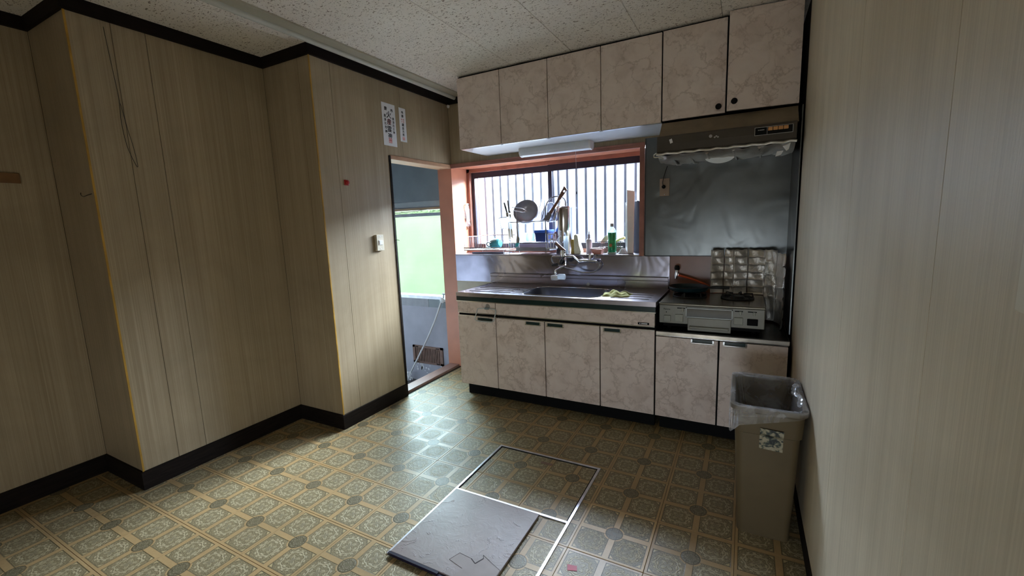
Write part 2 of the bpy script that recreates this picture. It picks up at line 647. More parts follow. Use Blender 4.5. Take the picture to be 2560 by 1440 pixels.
def thing(name, label, cat, loc=(0, 0, 0), group=None):
    o = bpy.data.objects.new(name, None)
    o.empty_display_size = 0.05
    COL.objects.link(o)
    o.location = loc
    return tag(o, label, cat, group)


def struct(name, mb, mat, label=None, cat=None):
    o = obj(name, mb, mat)
    o['kind'] = 'structure'
    if label: o['label'] = label
    if cat: o['category'] = cat
    return o


def spline(ctrl, n=8):
    P = [Vector(c) for c in ctrl]
    P = [P[0] * 2 - P[1]] + P + [P[-1] * 2 - P[-2]]
    out = []
    for i in range(1, len(P) - 2):
        a, b, c, d = P[i - 1:i + 3]
        for k in range(n):
            t = k / n
            out.append(0.5 * ((2 * b) + (c - a) * t + (2 * a - 5 * b + 4 * c - d) * t * t + (3 * b - a - 3 * c + d) * t ** 3))
    out.append(P[-2])
    return out


def text(name, body, mat, size, mtx, parent, th=0.0006):
    c = bpy.data.curves.new(name, 'FONT')
    c.body = body
    c.size = size
    c.align_x = 'CENTER'
    c.align_y = 'CENTER'
    c.extrude = th / 2
    c.offset = size * 0.009
    c.resolution_u = 3
    t = bpy.data.objects.new(name + '_tmp', c)
    COL.objects.link(t)
    bpy.context.view_layer.update()
    me = bpy.data.meshes.new_from_object(t.evaluated_get(bpy.context.evaluated_depsgraph_get()))
    bpy.data.objects.remove(t)
    me.name = name
    mm = Matrix.Translation(-base_of(parent)) @ mtx
    me.transform(mm)
    me.materials.clear()
    me.materials.append(mat)
    o = bpy.data.objects.new(name, me)
    COL.objects.link(o)
    o.parent = parent
    return o


# ------------------------------------------------------------------ room numbers
ZC = 2.3563
YA, XB, YC, XB2 = -1.3436, -0.4248, -2.2526, -0.8513
XR, YR = 2.505, -4.40
BH, MZ = 0.097, 2.2952
regions = [(0.0, YR, XR + 0.02, 0.0), (XB, YR, 0.0, YA), (XB2, YR, XB, YC)]


def clipped(cx, cy, hx, hy, regs):
    out = []
    for (a, b, c, d) in regs:
        x0, x1 = max(cx - hx, a), min(cx + hx, c)
        y0, y1 = max(cy - hy, b), min(cy + hy, d)
        if x1 - x0 > 0.004 and y1 - y0 > 0.004:
            out.append((x0 - cx, y0 - cy, x1 - cx, y1 - cy))
    return out


# ------------------------------------------------------------------ floor
fl = MB()
fl.box(XB2 - 0.1, YR - 0.1, -0.12, XR + 0.12, YC, -0.0035)
fl.box(XB - 0.0, YC, -0.12, XR + 0.12, YA, -0.0035)
fl.box(-0.03, YA, -0.12, XR + 0.12, 0.02, -0.0035)
floor = struct('floor', fl, plain('dark_subfloor', (0.03, 0.022, 0.014), 0.8))
tile_cache = {}
for i in range(-4, 9):
    for j in range(-3, 14):
        cx, cy = 0.0585 + TX * i, -0.6365 - TY * j
        rects = clipped(cx, cy, TX / 2 - 0.0006, TY / 2 - 0.0006, regions)
        if not rects:
            continue
        key = tuple(round(v, 4) for r in rects for v in r)
        worn = (i, j) == (5 + 0, 99) or (i, j) == (6, 3)
        if (key, worn) not in tile_cache:
            mb = MB()
            for (x0, y0, x1, y1) in rects:
                e = 0.0009
                vs = [(x0, y0, -0.0035), (x1, y0, -0.0035), (x1, y1, -0.0035), (x0, y1, -0.0035),
                      (x0, y0, -0.0008), (x1, y0, -0.0008), (x1, y1, -0.0008), (x0, y1, -0.0008),
                      (x0 + e, y0 + e, 0), (x1 - e, y0 + e, 0), (x1 - e, y1 - e, 0), (x0 + e, y1 - e, 0)]
                fs = [(3, 2, 1, 0), (8, 9, 10, 11)]
                for k in range(4):
                    l = (k + 1) % 4
                    fs += [(k, l, 4 + l, 4 + k), (4 + k, 4 + l, 8 + l, 8 + k)]
                mb.add(vs, fs)
            t = obj('floor_tile', mb, TILEL if worn else TILE, floor, world=False)
            tile_cache[(key, worn)] = t
            t.location = (cx, cy, 0)
            if worn:
                t['label'] = 'paler worn patterned floor tile with a cracked front edge'
        else:
            src = tile_cache[(key, worn)]
            t = src.copy()
            COL.objects.link(t)
            t.parent = floor
            t.location = (cx, cy, 0)
        if worn:
            t.location.z = 0.0016

# ------------------------------------------------------------------ ceiling
cl = MB()
cl.box(XB2 - 0.12, YR - 0.12, ZC + 0.009, XR + 0.12, YC, ZC + 0.12)
cl.box(XB - 0.12, YC, ZC + 0.009, XR + 0.12, YA, ZC + 0.12)
cl.box(-1.5, YA, ZC + 0.009, XR + 0.12, 0.12, ZC + 0.12)
ceiling = struct('ceiling', cl, plain('ceiling_backing', (0.10, 0.08, 0.06), 0.9))
PXC, LXC = 0.4325, 0.872
for i in range(-3, 6):
    cx = 0.3795 + PXC * (i - 0.5)
    off = -1.29 if i % 2 == 0 else -1.29 + LXC / 2
    for j in range(-3, 6):
        cy = off - LXC * (j - 0.5)
        rects = clipped(cx, cy, PXC / 2 - 0.0009, LXC / 2 - 0.0009, regions)
        if not rects:
            continue
        mb = MB()
        for (x0, y0, x1, y1) in rects:
            e = 0.002
            z = ZC
            vs = [(x0, y0, z + .009), (x1, y0, z + .009), (x1, y1, z + .009), (x0, y1, z + .009),
                  (x0, y0, z + .002), (x1, y0, z + .002), (x1, y1, z + .002), (x0, y1, z + .002),
                  (x0 + e, y0 + e, z), (x1 - e, y0 + e, z), (x1 - e, y1 - e, z), (x0 + e, y1 - e, z)]
            vs = [(a + cx, b + cy, c) for a, b, c in vs]
            fs = [(0, 1, 2, 3), (11, 10, 9, 8)]
            for k in range(4):
                l = (k + 1) % 4
                fs += [(k, l, 4 + l, 4 + k), (4 + k, 4 + l, 8 + l, 8 + k)]
            mb.add(vs, fs)
        obj('ceiling_board', mb, CEIL, ceiling)


# ------------------------------------------------------------------ walls
def panels_x(wall, xf, side, ys, z0, z1, holes=(), mat=None):
    """panels on a wall lying in a plane x = xf; side = +1 faces +x"""
    for a, b in zip(ys[:-1], ys[1:]):
        lo, hi = min(a, b) + 0.0012, max(a, b) - 0.0012
        zz0, zz1 = z0, z1
        for (h0, h1, hz) in holes:
            if lo >= h0 - 0.01 and hi <= h1 + 0.01:
                zz0 = hz
        obj('wall_panel', MB().box(xf - side * 0.006, lo, zz0, xf, hi, zz1), mat or WALLP, wall)


def panels_y(wall, yf, xs, z0, z1):
    for a, b in zip(xs[:-1], xs[1:]):
        lo, hi = min(a, b) + 0.0012, max(a, b) - 0.0012
        obj('wall_panel', MB().box(lo, yf, z0, hi, yf + 0.006, z1), WALLP, wall)


BACKM = plain('dark_wall_backing', (0.05, 0.04, 0.03), 0.8)
wl = struct('wall_left', MB().box(-0.13, YA + 0.006, -0.1, -0.006, -0.742, ZC).box(-0.13, -0.742, 1.8047, -0.006, 0.0, ZC), BACKM)
panels_x(wl, 0, 1, [YA, -1.20], BH, MZ)
panels_x(wl, 0, 1, [-0.595, 0.0], 1.8047, MZ)
obj('wall_panel', MB().box(-0.006, -1.1988, BH, 0, -0.742, MZ).box(-0.006, -0.742, 1.8047, 0, -0.5962, MZ), WALLP, wl)
wl2 = struct('wall_left.001', MB().box(XB - 0.12, YA + 0.006, -0.1, -0.006, YA + 0.1, ZC), BACKM)
panels_y(wl2, YA, [XB, -0.10, 0.0], BH, MZ)
wl3 = struct('wall_left.002', MB().box(XB - 0.12, YC + 0.0065, -0.1, XB - 0.006, YA + 0.006, ZC), BACKM)
panels_x(wl3, XB, 1, [YC, -2.09, -1.952, YA], BH, MZ)
wl4 = struct('wall_left.003', MB().box(XB2 - 0.12, YC + 0.006, -0.1, XB - 0.006, YC + 0.1, ZC), BACKM)
panels_y(wl4, YC, [XB2, XB], BH, MZ)
wl5 = struct('wall_left.004', MB().box(XB2 - 0.12, YR - 0.1, -0.1, XB2 - 0.006, YC + 0.006, ZC), BACKM)
panels_x(wl5, XB2, 1, [YR, -3.6, -2.95, YC], BH, MZ)

wr = struct('wall_right', MB().box(XR + 0.006, YR - 0.1, -0.1, XR + 0.12, 0.0, ZC), BACKM)
panels_x(wr, XR, -1, [YR, -3.55, -2.94, -2.328, -1.71, -1.09, -0.45], 0.085, ZC, mat=WALLR)

# back wall with the window opening
WX0, WX1, WZ0, WZ1 = 0.0, 1.60, 1.037, 1.785
wb = struct('wall_back', MB()
            .box(-0.145, 0.006, -0.1, XR + 0.12, 0.10, WZ0 - 0.012)
            .box(-0.145, 0.006, WZ1 + 0.02, XR + 0.12, 0.10, ZC)
            .box(WX1 + 0.035, 0.006, WZ0 - 0.012, XR + 0.12, 0.10, WZ1 + 0.02), BACKM)
obj('wall_panel', MB().box(0.0012, 0, WZ1 + 0.015, 0.109, 0.006, MZ), WALLP, wb)
obj('wall_panel', MB().box(0.1112, 0, WZ1 + 0.015, 1.02, 0.006, MZ), WALLP, wb)
obj('wall_panel', MB().box(1.0224, 0, WZ1 + 0.015, XR, 0.006, MZ), WALLP, wb)
obj('painted_board', MB().box(1.81, 0, 0.1, XR, 0.006, 1.031), TERRA, wb)
obj('lower_board', MB().box(0.0, 0, 0.0, 1.808, 0.006, 0.80), CREAM, wb)

wre = struct('wall_rear', MB().box(XB2 - 0.12, YR - 0.1, -0.1, XR + 0.12, YR, 0.08)  # unseen wall; the low gap is added to let fill light in
             .box(XB2 - 0.12, YR - 0.1, 0.66, XR + 0.12, YR, ZC)
             .box(XB2 - 0.12, YR - 0.1, 0.08, 1.45, YR, 0.66)
             .box(2.45, YR - 0.1, 0.08, XR + 0.12, YR, 0.66), WALLP)

# recess (bay) of the kitchen window
RY = 0.31
RY0 = 0.002
wbay = struct('wall_bay', MB().box(-0.145, 0.0, 0.0, 0.0, RY, WZ1 + 0.01), PINK)          # post and left reveal
struct('wall_bay.001', MB().box(-0.0, 0.0, WZ1 + 0.001, WX1 + 0.0, RY, WZ1 + 0.02), PINK)    # head
struct('wall_bay.002', MB().box(WX1, 0.012, WZ0 - 0.012, WX1 + 0.02, RY, WZ1 + 0.02), PINK)
sill = struct('trim_1', MB().box(0.0, -0.008, WZ0 - 0.012, WX1, RY, WZ0, 0.002), STEELT)
# casing in front
tr = struct('trim_2', MB().box(0.0, -0.014, WZ1 - 0.012, WX1 + 0.035, 0.0, WZ1 + 0.022, 0.003)
            .box(0.0, -0.020, WZ1 + 0.008, WX1 + 0.035, -0.012, WZ1 + 0.022)
            .box(WX1, -0.014, WZ0 - 0.01, WX1 + 0.033, 0.012, WZ1 - 0.012, 0.002), CASE)

# ------------------------------------------------------------------ kitchen window
win = bpy.data.objects.new('window_1', None)
COL.objects.link(win)
win.location = (0.8, 0.28, WZ0)
win['kind'] = 'structure'
fr = MB()
fr.box(0.0, 0.235, WZ0, 0.030, 0.30, WZ1)
fr.box(0.0, 0.235, WZ1 - 0.03, WX1, 0.30, WZ1)
fr.box(WX1 - 0.02, 0.235, WZ0, WX1, 0.30, WZ1)
fr.box(0.0, 0.20, WZ0, WX1, 0.30, WZ0 + 0.03)
obj('window_frame', fr, CASE, win)


def sash(x0, x1, z0, z1, y, w, mat_pane):
    s = MB()
    s.box(x0, y, z0, x0 + w, y + 0.024, z1)
    s.box(x1 - w, y, z0, x1, y + 0.024, z1)
    s.box(x0 + w, y, z0, x1 - w, y + 0.024, z0 + 0.045)
    s.box(x0 + w, y, z1 - 0.05, x1 - w, y + 0.024, z1)
    so = obj('window_sash', s, DALU, win)
    obj('window_pane', MB().box(x0 + w, y + 0.010, z0 + 0.045, x1 - w, y + 0.014, z1 - 0.05), mat_pane, so)


sash(0.030, 0.838, WZ0 + 0.03, WZ1 - 0.03, 0.270, 0.030, PANE)
sash(0.800, 1.580, WZ0 + 0.03, WZ1 - 0.03, 0.242, 0.034, PANE2)
# lattice of flat bars outside the glass
BARM = plain('lattice_aluminium', (0.13, 0.15, 0.19), 0.5)
for k in range(21):
    x = 0.02 + k * 0.0815
    obj('lattice_bar', MB().box(x - 0.010, 0.385, WZ0 - 0.06, x + 0.010, 0.400, WZ1 + 0.08), BARM, win)
obj('lattice_rail', MB().box(-0.05, 0.40, WZ0 - 0.05, 1.7, 0.415, WZ0 - 0.02).box(-0.05, 0.40, WZ1 + 0.04, 1.7, 0.415, WZ1 + 0.07), BARM, win)

# ------------------------------------------------------------------ doorway and entry beyond it
door = struct('door_1', MB().box(-0.135, -0.752, 0.0, 0.006, -0.735, 1.80), DARKB)
obj('door_head', MB().box(-0.135, -0.735, 1.775, 0.006, 0.0, 1.8047, 0.002), plain('pale_orange_wood', (0.50, 0.29, 0.17), 0.4, var=0.1), door)
obj('threshold', MB().box(-0.13, -0.735, -0.06, -0.028, 0.0, 0.018, 0.003), plain('worn_pink_brown_wood', (0.36, 0.22, 0.19), 0.35, var=0.15, stretch=(20, 1, 1)), door)
obj('latch', MB().tube([(0.004, -0.748, 1.20), (0.018, -0.742, 1.20), (0.020, -0.725, 1.195)], 0.0022, 6), BLACK, door)

EX0, EX1, EZ0, EZ1, EY = -1.20, -0.17, 0.625, 1.385, 0.10
entry = struct('wall_entry', MB().box(-1.5, EY, -0.3, -0.13, EY + 0.1, EZ0 - 0.03)
               .box(-1.5, EY, EZ1 + 0.06, -0.13, EY + 0.1, ZC)
               .box(-1.5, EY, EZ0 - 0.03, EX0, EY + 0.1, EZ1 + 0.06)
               .box(EX1 + 0.02, EY, EZ0 - 0.03, -0.13, EY + 0.1, EZ1 + 0.06), GREYW)
obj('upper_panel', MB().box(-1.4, EY - 0.006, EZ1 + 0.14, -0.146, EY, ZC), GREYP, entry)
obj('middle_panel', MB().box(-1.4, EY - 0.004, EZ1 + 0.085, -0.146, EY, EZ1 + 0.137), plain('pale_grey_green_panel', (0.40, 0.44, 0.45), 0.45, var=0.05), entry)
struct('wall_entry.001', MB().box(-1.5, -1.25, -0.3, -1.4, EY, ZC), GREYW)
struct('wall_entry.002', MB().box(-1.5, -1.26, -0.3, -0.135, YA + 0.105, ZC), GREYW)
fe = struct('floor_entry', MB().box(-1.5, -1.26, -0.35, -0.13, EY, -0.25), CONC)
struct('trim_3', MB().box(-0.135, -1.24, -0.25, -0.03, EY, -0.06), plain('step_riser_wood', (0.10, 0.07, 0.06), 0.6))
ew = struct('window_2', MB().box(EX0, EY - 0.01, EZ0 - 0.03, EX1 + 0.02, EY + 0.08, EZ0)
            .box(EX0, EY + 0.02, EZ1, EX1 + 0.02, EY + 0.08, EZ1 + 0.03)
            .box(EX0, EY + 0.02, EZ0, EX0 + 0.03, EY + 0.08, EZ1)
            .box(EX1 - 0.01, EY + 0.02, EZ0, EX1 + 0.02, EY + 0.08, EZ1), ALU)
obj('window_pane', MB().box(EX0 + 0.03, EY + 0.05, EZ0, EX1 - 0.01, EY + 0.054, EZ1), PANEG, ew)
obj('window_head', MB().box(EX0 - 0.03, EY - 0.012, EZ1 + 0.058, EX1 + 0.02, EY + 0.0, EZ1 + 0.078), WOOD, ew)
obj('window_apron', MB().box(-1.4, EY - 0.008, EZ0 - 0.11, -0.42, EY, EZ0 - 0.03), plain('grey_apron', (0.34, 0.35, 0.38), 0.4), ew)
obj('window_apron', MB().box(-0.418, EY - 0.006, EZ0 - 0.11, -0.17, EY, EZ0 - 0.03), GREYP, ew)
cab = obj('entry_cable', MB().tube(spline([(-1.1, EY - 0.014, 1.42), (-0.75, EY - 0.014, 1.425), (-0.5, EY - 0.014, 1.435), (-0.34, EY - 0.014, 1.447)]), 0.004, 6), CREAM, loc=(-0.7, EY - 0.014, 1.42))
tag(cab, 'thin cream cable along the wooden rail above the green glass window', 'cable')

vent = thing('wall_vent', 'brown plastic slatted vent low on the grey entry wall', 'vent', (-0.465, EY, -0.06))
vx0, vx1, vz0, vz1 = -0.655, -0.283, -0.065, 0.115
obj('frame', MB().box(vx0, EY - 0.012, vz0, vx1, EY, vz0 + 0.02).box(vx0, EY - 0.012, vz1 - 0.02, vx1, EY, vz1)
    .box(vx0, EY - 0.012, vz0, vx0 + 0.03, EY, vz1).box(vx1 - 0.03, EY - 0.012, vz0, vx1, EY, vz1), BROWNV, vent)
obj('back', MB().box(vx0 + .03, EY - 0.003, vz0 + .02, vx1 - .03, EY, vz1 - .02), plain('vent_shadow_brown', (0.08, 0.045, 0.035), 0.7), vent)
for k in range(15):
    x = vx0 + 0.045 + k * 0.0205
    obj('slat', MB().box(x, EY - 0.010, vz0 + 0.02, x + 0.012, EY - 0.003, vz1 - 0.02), BROWNV, vent)
for (x, z) in ((vx0 + 0.055, vz1 - 0.012), (vx1 - 0.06, vz1 - 0.012), (vx0 + 0.055, vz0 + 0.012), (vx1 - 0.06, vz0 + 0.012)):
    obj('clip', MB().box(x - 0.018, EY - 0.015, z - 0.004, x + 0.018, EY - 0.011, z + 0.004), BLACK, vent)
# flaking plaster under the vent
rnd = random.Random(3)
fk = MB()
for k in range(26):
    x = -0.66 + 0.4 * rnd.random()
    z = -0.075 - 0.11 * rnd.random() ** 2
    n = rnd.randint(4, 7)
    r = 0.004 + 0.008 * rnd.random()
    poly = [(x + r * (0.6 + rnd.random()) * math.cos(2 * PI * t / n), z + 1.3 * r * (0.6 + rnd.random()) * math.sin(2 * PI * t / n)) for t in range(n)]
    fk.add([(a, EY - 0.0015, b) for a, b in poly] + [(a, EY - 0.0002, b) for a, b in poly], [tuple(range(n)), tuple(range(2 * n - 1, n - 1, -1))])
o = obj('plaster_flakes', fk, PAPER, entry)
o['kind'] = 'stuff'

pipe = thing('water_pipe', 'white bent water pipe with a tap elbow slanting down in the entry', 'pipe', (-0.70, 0.03, -0.25))
obj('pipe_run', MB().tube(spline([(-0.232, 0.05, 0.585), (-0.275, 0.05, 0.49), (-0.33, 0.05, 0.38), (-0.43, 0.045, 0.20), (-0.56, 0.035, -0.01), (-0.66, 0.03, -0.17), (-0.70, 0.03, -0.25)], 8), 0.0085, 10), WHITE, pipe, smooth=True)
obj('elbow', MB().lathe([(0.0, -0.02), (0.024, -0.02), (0.026, -0.012), (0.026, 0.015), (0.018, 0.02), (0.0, 0.02)], 18, Matrix.Translation((-0.215, 0.055, 0.60)) @ Matrix.Rotation(PI / 2, 4, 'X'))
    .tube([(-0.215, 0.07, 0.60), (-0.215, 0.099, 0.60)], 0.016, 12)
    .tube([(-0.21, 0.05, 0.60), (-0.165, 0.055, 0.595)], 0.014, 12), WHITE, pipe, smooth=True)
obj('valve_stem', MB().tube([(-0.205, 0.05, 0.62), (-0.195, 0.05, 0.665)], 0.006, 8).box(-0.212, 0.044, 0.655, -0.180, 0.056, 0.667, 0.002), plain('pale_blue_plastic', (0.35, 0.5, 0.6), 0.4), pipe)
wrp = MB()
for k in range(22):
    c = Vector((-0.655 - 0.045 * rnd.random(), 0.03 + 0.01 * rnd.random(), -0.15 - 0.09 * rnd.random()))
    d = Vector((rnd.uniform(-.02, .035), rnd.uniform(-.02, .01), rnd.uniform(-.02, .02)))
    wrp.tube([c, c + d * 0.6, c + d + Vector((0, 0, -0.008))], [0.007, 0.006, 0.003], 5)
obj('torn_wrap', wrp, PAPER, pipe)

# ------------------------------------------------------------------ baseboards, cornice, corner beads, ceiling rail
t = 0.012
struct('baseboard_left', MB().box(0, YA, 0, t, -0.752, BH), DARKB)
struct('baseboard_left.001', MB().box(XB, YA - t, 0, t, YA, BH), DARKB)
struct('baseboard_left.002', MB().box(XB, YC - t, 0, XB + t, YA - t, BH), DARKB)
struct('baseboard_left.003', MB().box(XB2, YC - t, 0, XB, YC, BH), DARKB)
struct('baseboard_left.004', MB().box(XB2, YR, 0, XB2 + t, YC - t, BH), DARKB)
struct('baseboard_right', MB().box(XR - 0.001, YR, 0, XR + 0.01, -0.45, 0.084), DARKW)
c = 0.016
struct('trim_4', MB().box(0, YA - c, MZ, c, 0, ZC), DARKW)
struct('trim_5', MB().box(XB, YA - c, MZ, 0, YA, ZC), DARKW)
struct('trim_6', MB().box(XB, YC - c, MZ, XB + c, YA - c, ZC), DARKW)
struct('trim_7', MB().box(XB2, YC - c, MZ, XB, YC, ZC), DARKW)
struct('trim_8', MB().box(XB2, YR, MZ, XB2 + c, YC - c, ZC), DARKW)
struct('trim_9', MB().box(c, -c, MZ, 0.372, 0, ZC), DARKW)
struct('trim_10', MB().box(-0.001, YA - 0.003, BH, 0.003, YA + 0.005, MZ), YELLOW)
struct('trim_11', MB().box(XB - 0.001, YC - 0.003, BH, XB + 0.003, YC + 0.005, MZ), YELLOW)
rail = struct('trim_12', MB().box(0.095, YR, ZC - 0.012, 0.165, -0.002, ZC, 0.002), plain('cream_rail', (0.48, 0.46, 0.37), 0.45, var=0.04))
obj('round_lip', MB().tube([(0.082, YR, ZC - 0.017), (0.082, -0.002, ZC - 0.017)], 0.017, 14), plain('pale_rail_lip', (0.60, 0.60, 0.54), 0.35, var=0.03), rail, smooth=True)

# steel wall sheets
sh = obj('steel_backsplash', MB().box(0.0, -0.003, 0.80, 1.807, 0.0, WZ0 - 0.013), STEEL, loc=(0.9, 0, 0.80))
tag(sh, 'long reflective stainless backsplash sheet behind the sink under the window', 'backsplash')
sh = thing('steel_wall_sheet', 'large dull stainless sheet on the wall behind the stove', 'backsplash', (2.0, 0, 1.03))
obj('sheet', MB().grid(lambda a, b: (1.640 + 0.852 * a, -0.004 - 0.005 * math.sin(PI * a) * math.sin(PI * b), 1.031 + 0.80 * b), 16, 16), STEELD, sh, smooth=True)
obj('edge_strip', MB().box(1.636, -0.006, 1.029, 1.642, 0.0, 1.83).box(1.636, -0.006, 1.026, 2.49, 0.0, 1.031), plain('dark_edge', (0.05, 0.055, 0.06), 0.4, 0.5), sh)
s2 = obj('steel_side_sheet', MB().box(2.492, -0.449, 0.64, 2.497, -0.004, 1.83), STEELD, loc=(2.49, -0.2, 0.64))
tag(s2, 'narrow stainless side sheet in the corner right of the stove', 'backsplash')

# ------------------------------------------------------------------ sink cabinet
D = -0.55
X0, X1, X2, X3, X4, X5, X6 = 0.392, 0.719, 1.097, 1.477, 1.813, 2.155, 2.487
g = 0.0035


def handle(parent, x0, x1, z1):
    """recessed chrome pull at the head of a door"""
    z0 = z1 - 0.018
    h = MB()
    h.box(x0, D - 0.020, z0 - 0.004, x1, D - 0.016, z0)           # lip
    h.box(x0, D - 0.022, z0 - 0.004, x0 + 0.008, D - 0.016, z1)
    h.box(x1 - 0.008, D - 0.022, z0 - 0.004, x1, D - 0.016, z1)
    h.box(x0, D - 0.026, z0 - 0.006, x1, D - 0.020, z0 + 0.001, 0.002)
    ho = obj('handle', h, CHROME, parent)
    obj('handle_recess', MB().box(x0 + 0.008, D - 0.0175, z0, x1 - 0.008, D - 0.016, z1), DKGREEN, ho)


def carcass(name, label, xa, xb, top):
    th_ = thing(name, label, 'cabinet', ((xa + xb) / 2, -0.27, 0))
    m = MB()
    m.box(xa + 0.002, D + 0.004, 0.098, xb - 0.002, -0.012, 0.11)
    m.box(xa + 0.001, D + 0.004, 0.11, xa + 0.018, -0.012, top)
    m.box(xb - 0.018, D + 0.004, 0.11, xb - 0.002, -0.012, top)
    m.box(xa + 0.018, -0.02, 0.11, xb - 0.018, -0.012, top)
    m.box(xa + 0.018, D + 0.005, 0.11, xb - 0.018, D + 0.012, top - 0.001)
    obj('body', m, BLACK, th_)
    obj('toe_kick', MB().box(xa + 0.02, D + 0.055, 0.0, xb - 0.01, D + 0.075, 0.098), BLACK, th_)
    return th_


sinkc = carcass('sink_cabinet', 'marbled cream sink cabinet with four doors under the steel sink top', X0, X4, 0.735)
obj('side_panel', MB().box(X0 - 0.001, D + 0.003, 0.098, X0 + 0.0005, -0.012, 0.735), MARBLE, sinkc)
hx = [(0.565, 0.700), (0.954, 1.071), (1.113, 1.236), (1.499, 1.613)]
for (a, b), (h0, h1) in zip(((X0, X1), (X1, X2), (X2, X3), (X3, X4)), hx):
    d = obj('door', MB().box(a + g, D - 0.016, 0.103, b - g, D + 0.002, 0.632, 0.0012), MARBLE, sinkc)
    handle(d, h0, h1, 0.622)
    obj('top_edge', MB().box(a + g, D - 0.017, 0.628, b - g, D - 0.0155, 0.633), CHROME, d)
dr = obj('drawer', MB().box(X0 + g, D - 0.016, 0.655, X1 - g, D + 0.002, 0.735, 0.0012), MARBLE, sinkc)
obj('drawer_edge', MB().box(X0 + g, D - 0.018, 0.650, X1 - g, D - 0.002, 0.6545), CHROME, dr)
ap = obj('front_panel', MB().box(X1 + g, D - 0.016, 0.655, X4 - g, D + 0.002, 0.735, 0.0012), MARBLE, sinkc)
obj('panel_edge', MB().box(X1 + g, D - 0.018, 0.650, X4 - g, D - 0.002, 0.6545), CHROME, ap)
pl = obj('maker_plate', MB().box(1.712, D - 0.018, 0.662, 1.778, D - 0.0155, 0.675), BLACK, ap)
obj('plate_mark', MB().box(1.722, D - 0.0186, 0.666, 1.727, D - 0.018, 0.671).box(1.732, D - 0.0186, 0.6665, 1.768, D - 0.018, 0.6705), ALU, pl)

# worktop with a bowl
top = thing('kitchen_sink', 'stainless steel sink top with one deep bowl and a raised backguard', 'sink', (1.1, -0.27, 0.735))
SX0, SX1, SY0, SY1 = 0.885, 1.445, -0.515, -0.155     # bowl
ZT = 0.80


def rrect(x0, y0, x1, y1, r, n=6):
    out = []
    for (cx, cy, a0) in ((x1 - r, y1 - r, 0), (x0 + r, y1 - r, PI / 2), (x0 + r, y0 + r, PI), (x1 - r, y0 + r, 1.5 * PI)):
        for k in range(n + 1):
            a = a0 + PI / 2 * k / n
            out.append((cx + r * math.cos(a), cy + r * math.sin(a)))
    return out


def ring_faces(outer, inner, z):
    """flat sheet between an outer rectangle and an inner loop"""
    b = bmesh.new()
    vo = [b.verts.new((x, y, z)) for x, y in outer]
    vi = [b.verts.new((x, y, z)) for x, y in inner]
    e = []
    for L in (vo, vi):
        for k in range(len(L)):
            e.append(b.edges.new((L[k], L[(k + 1) % len(L)])))
    bmesh.ops.triangle_fill(b, edges=e, use_beauty=True)
    return b


XT0, XT1 = 0.388, 1.815
inner = rrect(SX0, SY0, SX1, SY1, 0.09)
m = MB()
m.bm(ring_faces([(XT0, -0.565), (XT1, -0.565), (XT1, -0.0016), (XT0, -0.0035)], inner, ZT))
m.box(XT0, -0.568, ZT - 0.027, XT1, -0.562, ZT + 0.002)          # rolled front edge
m.box(XT0, -0.565, ZT - 0.027, XT0 + 0.003, -0.004, ZT + 0.001)
m.box(XT1 - 0.003, -0.565, ZT - 0.027, XT1, -0.004, ZT + 0.001)
obj('worktop', m, STEELT, top)
obj('green_strip', MB().box(XT0 + 0.002, -0.5675, 0.741, XT1 - 0.002, -0.545, ZT - 0.027).box(XT0 + 0.002, -0.545, 0.741, XT0 + 0.010, -0.02, ZT - 0.027), DKGREEN, top)
obj('lower_edge', MB().box(XT0, -0.5685, 0.735, XT1, -0.545, 0.741), CHROME, top)
in2 = rrect(SX0 + 0.018, SY0 + 0.018, SX1 - 0.018, SY1 - 0.018, 0.075)
m = MB()
n = len(inner)
loops = [[(x, y, ZT) for x, y in inner], [(x + (cx - x) * 0.02, y + (cy - y) * 0.02, ZT - 0.012) for (x, y), (cx, cy) in zip(inner, [(1.165, -0.335)] * n)],
         [(x, y, ZT - 0.15) for x, y in in2]]
vs = [p for L in loops for p in L]
fs = []
for i in range(2):
    for k in range(n):
        l = (k + 1) % n
        fs.append((i * n + k, i * n + l, (i + 1) * n + l, (i + 1) * n + k))
fs.append(tuple(2 * n + k for k in range(n)))
m.add(vs, fs)
obj('bowl', m, BOWL, top, smooth=True)
m = MB()
rim = rrect(SX0 - 0.006, SY0 - 0.006, SX1 + 0.006, SY1 + 0.006, 0.095)
m.tube([(x, y, ZT + 0.001) for x, y in rim], 0.0035, 6, closed=True)
obj('bowl_rim', m, CHROME, top, smooth=True)
for x0_, x1_ in ((0.45, 0.80), (1.52, 1.76)):
    for k in range(4):
        y = -0.48 + k * 0.075
        obj('drain_rib', MB().tube([(x0_, y, ZT - 0.0005), (x0_ + 0.01, y, ZT + 0.0012), (x1_ - 0.01, y, ZT + 0.0012), (x1_, y, ZT - 0.0005)], 0.0028, 6), STEELT, top, smooth=True)
obj('backguard', MB().box(0.366, -0.030, ZT, 1.804, -0.0035, ZT + 0.052, 0.002).box(0.366, -0.022, ZT + 0.052, 1.804, -0.0035, ZT + 0.056)
    .box(0.366, -0.034, ZT + 0.056, 1.804, -0.0035, ZT + 0.078, 0.002), STEELT, top)
obj('overflow_cap', MB().lathe([(0, 0.012), (0.012, 0.011), (0.014, 0.0), (0.014, -0.002)], 18, Matrix.Translation((1.229, -0.031, 0.812)) @ Matrix.Rotation(PI / 2, 4, 'X')), WHITE, top, smooth=True)

